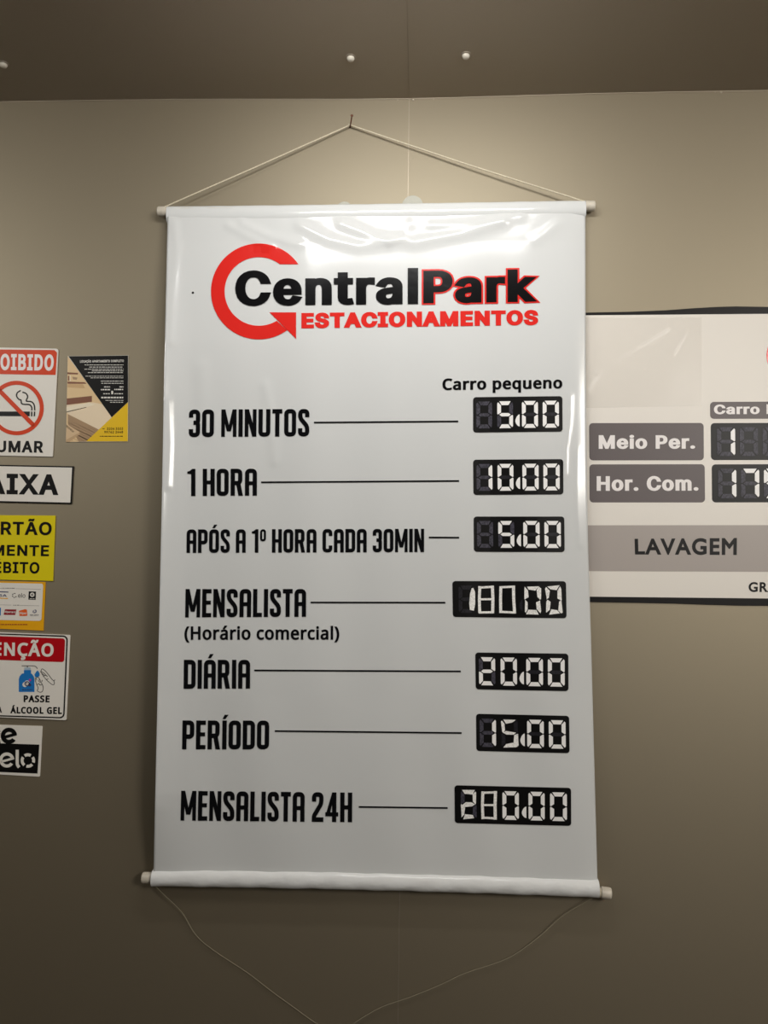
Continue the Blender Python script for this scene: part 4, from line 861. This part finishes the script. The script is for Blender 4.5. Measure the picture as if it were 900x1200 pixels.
# cashier sign
t = 0.002
q = [(-58, 543.6), (86.2, 546.4), (83.8, 590.6), (-58, 587.4)]
CA = board('cashier_sign', 'white sign reading CAIXA with thin black border, at the left edge', 'sign', q, 'sign_black', 0, t)
build('face', art([[(-56.4, 545.2), (84.5, 548.0), (82.3, 589.0), (-56.4, 585.8)]], on(t+0.0003)), M['white_board'], CA)
build('lettering', art([text('CAIXA', [(-40, 554.4), (69, 556.0), (68.4, 580.2), (-40, 578.4)], 0.036, 0.032)], on(t+0.0005)), M['sign_black'], CA)
# yellow sign
YE = board('card_sign', 'bright yellow sign with black capitals about debit cards, at the left edge', 'sign', [(-40, 603.4), (64.8, 604.2), (61.9, 680.8), (-40, 678.2)], 'yellow', 0, t)
build('lettering', art([text('CARTÃO', [(-32, 611.0), (60.8, 611.8), (60.4, 627.2), (-32, 626.2)], 0.026, 0.024), text('SOMENTE', [(-38, 638.2), (57.6, 639), (57.2, 651.8), (-38, 650.6)], 0.026, 0.024), text('DÉBITO', [(-19.5, 658.2), (46.4, 658.8), (46.0, 672.2), (-19.5, 671)], 0.026, 0.024)], on(t+0.0003)), M['sign_black'], YE)
# card brands sticker
t = 0.0012
CB = board('card_sticker', 'amber sticker with card logos on a white panel, below the yellow sign', 'sticker', [(-46, 680.2), (53.4, 682.0), (50.9, 739), (-46, 735)], 'amber', 0, t)
G = lambda x, y: (x/9.0, 670+y/9.0)
def gp(*pts): return [G(*p) for p in pts]
build('white_panel', art([rrect([G(-390, 108), G(456, 126), G(436, 519), G(-390, 500)], 2.6)], on(t+.0003)), M['white_board'], CB)
A1 = on(t+.0005); A2 = on(t+.0007)
build('rule_line', art([gp((-380, 168), (30, 174), (30, 177), (-380, 171)), gp((165, 177), (432, 184), (432, 187), (165, 180)), gp((-380, 340), (120, 350), (120, 353), (-380, 343)), gp((205, 353), (415, 358), (415, 361), (205, 356))]
  + fine_print(3.4, 18, 689.3, .8) + fine_print(15.4, 22.4, 709.2, .8) + fine_print(35, 45.4, 720.4, .7) + fine_print(35.4, 45, 721.6, .5), A1), M['grey_ink'], CB)
build('card_logo', art([gp((-90, 202), (88, 210), (88, 220), (-90, 212)), text('VISA', [G(-95, 235), G(72, 238), G(72, 264), G(-95, 262)], 0.02)], A1), M['navy'], CB, label='card logo under a navy stripe')
build('card_logo', art([gp((-90, 270), (84, 277), (82, 287), (-90, 280))], A1), M['amber'], CB, label='amber stripe')
segs = [annulus(*G(152, 250), 2.8, 1.9, a, a+38, 8) for a in range(20, 380, 60)][:-1]
build('card_logo', art(segs+[text('elo', [G(190, 226), G(268, 228), G(266, 274), G(190, 272)], 0.0)], A1), M['sign_black'], CB, label='card logo with a dashed ring')
build('card_logo', art([gp((303, 207), (380, 209), (376, 296), (299, 294))], A1), M['sign_black'], CB, label='black square card logo')
build('card_logo', art([annulus(*G(340, 243), 2.6, 1.3), disc(*G(342, 243), .6, 10)] + fine_print(34.8, 40.6, 701.6, .7), A2), M['white_board'], CB, label='white ring mark')
build('card_logo', art([gp((-70, 376), (10, 379), (8, 462), (-70, 460))], A1), M['blue'], CB, label='blue card logo cut by the picture edge')
build('card_logo', art([gp((52, 396), (174, 398), (160, 456), (38, 454))], A1), M['maroon'], CB, label='dark red card logo')
build('card_logo', art([text('Hipercard', [G(52, 412), G(162, 414), G(160, 436), G(50, 434)], 0.03)], A2), M['white_board'], CB)
build('card_logo', art([gp((200, 412), (268, 394), (284, 402), (289, 464), (262, 467), (206, 466))], A1), M['orange2'], CB, label='orange card logo')
build('card_logo', art([text('Hiper', [G(208, 424), G(280, 426), G(280, 450), G(208, 448)], 0.02)], A2), M['white_board'], CB)
build('card_logo', art([annulus(*G(364, 416), 2.4, 1.9, -70, 200), annulus(*G(366, 416), 1.5, 1.0)], A1), M['navy'], CB, label='small ringed card logo')
build('lettering', art(fine_print(-40, 32, 731.8, .9), A1), M['maroon'], CB)
# hand gel sign
t = 0.0022
HG = board('hand_gel_sign', 'white notice with red header and blue gel bottle, at the left edge', 'sign', [(-56, 738.6), (82.2, 744.2), (77.6, 844.0), (-56, 838)], 'white_board', 0, t, rr=[3, 1.6, 1.6, 3])
G = lambda x, y: (x/6.49, 735+y/6.49)
L = on(t+.0003); L2 = on(t+.0005); L3 = on(t+.0007)
ro_ = rrect([G(-345, 36), G(517, 64), G(490, 694), G(-345, 668)], 5.4); ri_ = rrect([G(-337, 44), G(506, 74), G(480, 684), G(-337, 658)], 4.4)
build('border_line', art([inset_ring(ro_, ri_)], L), M['sign_black'], HG)
build('header_band', art([rrect([G(-330, 56), G(495, 86), G(488, 266), G(-330, 238)], 3.2)], L), M['sign_red'], HG)
build('lettering', art([text('ATENÇÃO', [G(-236, 110), G(410, 124), G(406, 224), G(-236, 212)], 0.034, 0.028, 'N')], L2), M['white_board'], HG)
build('lettering', art([text('PASSE', [G(180, 518), G(378, 520), G(376, 572), G(180, 570)], 0.052, 0.036, 'N'), text('ÁLCOOL GEL', [G(78, 606), G(471, 608), G(470, 661), G(78, 655)], 0.052, 0.036, 'N'), text('MÁSCARA', [G(-215, 598), G(15, 604), G(14, 650), G(-215, 645)], 0.052, 0.036, 'N'), text('USE', [G(-150, 508), G(-50, 512), G(-50, 562), G(-150, 560)], 0.026, 0.02, 'N')], L), M['sign_black'], HG)
def bz(*p): return [G(*q) for q in p]
GB = build('bottle_picture', art([bz((143, 492), (143, 395), (150, 372), (168, 352), (240, 352), (256, 372), (262, 395), (262, 492)), bz((182, 352), (182, 326), (236, 326), (236, 352)), smooth_line_2(bz((262, 360), (284, 330), (300, 350), (298, 374), (270, 378), (262, 360)), 5)], L), M['blue'], HG, label='blue gel bottle with a blue drop')
build('pump', art([bz((186, 326), (186, 306), (232, 306), (232, 326))], L), M['pale_blue'], GB)
build('spout', art([stroke(smooth_line_2(bz((165, 294), (250, 294), (272, 300), (285, 316)), 4), 1.0), bz((203, 306), (203, 296), (214, 296), (214, 306))], L), M['grey_ink'], GB)
build('germ_mark', art([disc(*G(190, 436), 3.0, 16), disc(*G(206, 424), 3.0, 16)], L2), M['white_board'], GB)
build('germ_mark', art([annulus(*G(206, 430), 3.0, 1.9, n=20), disc(*G(226, 438), 1.8, 12)] + fine_print(26, 38, 808.2, 1.0), L3), M['navy'], GB)
build('germ_mark', art([disc(*G(228, 402), 1.5, 12)], L3), M['magenta'], GB)
hand = [[(318, 318), (310, 338), (318, 352), (330, 372), (352, 398), (380, 424), (402, 438), (414, 428), (408, 408), (392, 392), (370, 362), (346, 334), (326, 318), (318, 318)], [(312, 336), (338, 352), (356, 372)], [(318, 352), (340, 366)], [(330, 372), (350, 366), (362, 378)], [(352, 398), (368, 392)], [(406, 408), (420, 400)],
        [(268, 382), (270, 410), (280, 438), (290, 462), (284, 484), (304, 494), (320, 490), (328, 470), (324, 440), (312, 420), (300, 392), (288, 380), (276, 384), (280, 404)], [(280, 438), (296, 430), (304, 440), (318, 436)], [(300, 392), (296, 410), (306, 420)], [(322, 400), (318, 416)]]
build('hands_drawing', art([stroke(smooth_line_2(bz(*h), 4), .62) for h in hand], L), M['sign_black'], HG, label='line drawing of two hands')
# payment sticker, lowest
t = 0.0012
PS = board('payment_sticker', 'lowest sticker at the left edge, white with a black block and rounded white letters', 'sticker', [(-62, 847.2), (49.8, 850.9), (46.8, 910.3), (-62, 904)], 'white_board', 0, t, rr=[2, 1.2, 1.6, 2])
L = on(t+.0003); L2 = on(t+.0005)
build('black_block', art([[G(-390, 870), G(299, 893), G(285, 1113), G(-390, 1085)]], L), M['sign_black'], PS)
def round_e(cx, cy, r, wd, tilt=0): # lower-case e as an open ring with a slanting bar
    return [annulus(cx, cy, r, r-wd, 35+tilt, 350+tilt, 30), stroke([(cx-r*.80, cy+r*.24), (cx+r*.93, cy-r*.24)], wd*.72)]
build('lettering', art(round_e(*G(68, 826), 9.6, 5.0) + [text('Aceit', [(-56, 850.4), (0.6, 852.0), (0.6, 871.4), (-56, 869.6)], 0.05)], L2), M['sign_black'], PS, label='bold black letters across the top')
ex, ey = G(52, 1010); ox, oy = G(212, 1014)
build('lettering', art(round_e(ex, ey, 8.9, 3.7) + [stroke(smooth_line_2([G(131, 932), G(131, 1030), G(136, 1052), G(146, 1066)], 4), 3.7), annulus(ox, oy, 8.5, 5.0, -35, 20, 8), annulus(ox, oy, 8.5, 5.0, 42, 105, 8), annulus(ox, oy, 8.5, 5.0, 128, 215, 10), annulus(ox, oy, 8.5, 5.0, 236, 300, 8)], on(t+.0006)), M['white_board'], PS, label='white rounded letters with stencil cuts')
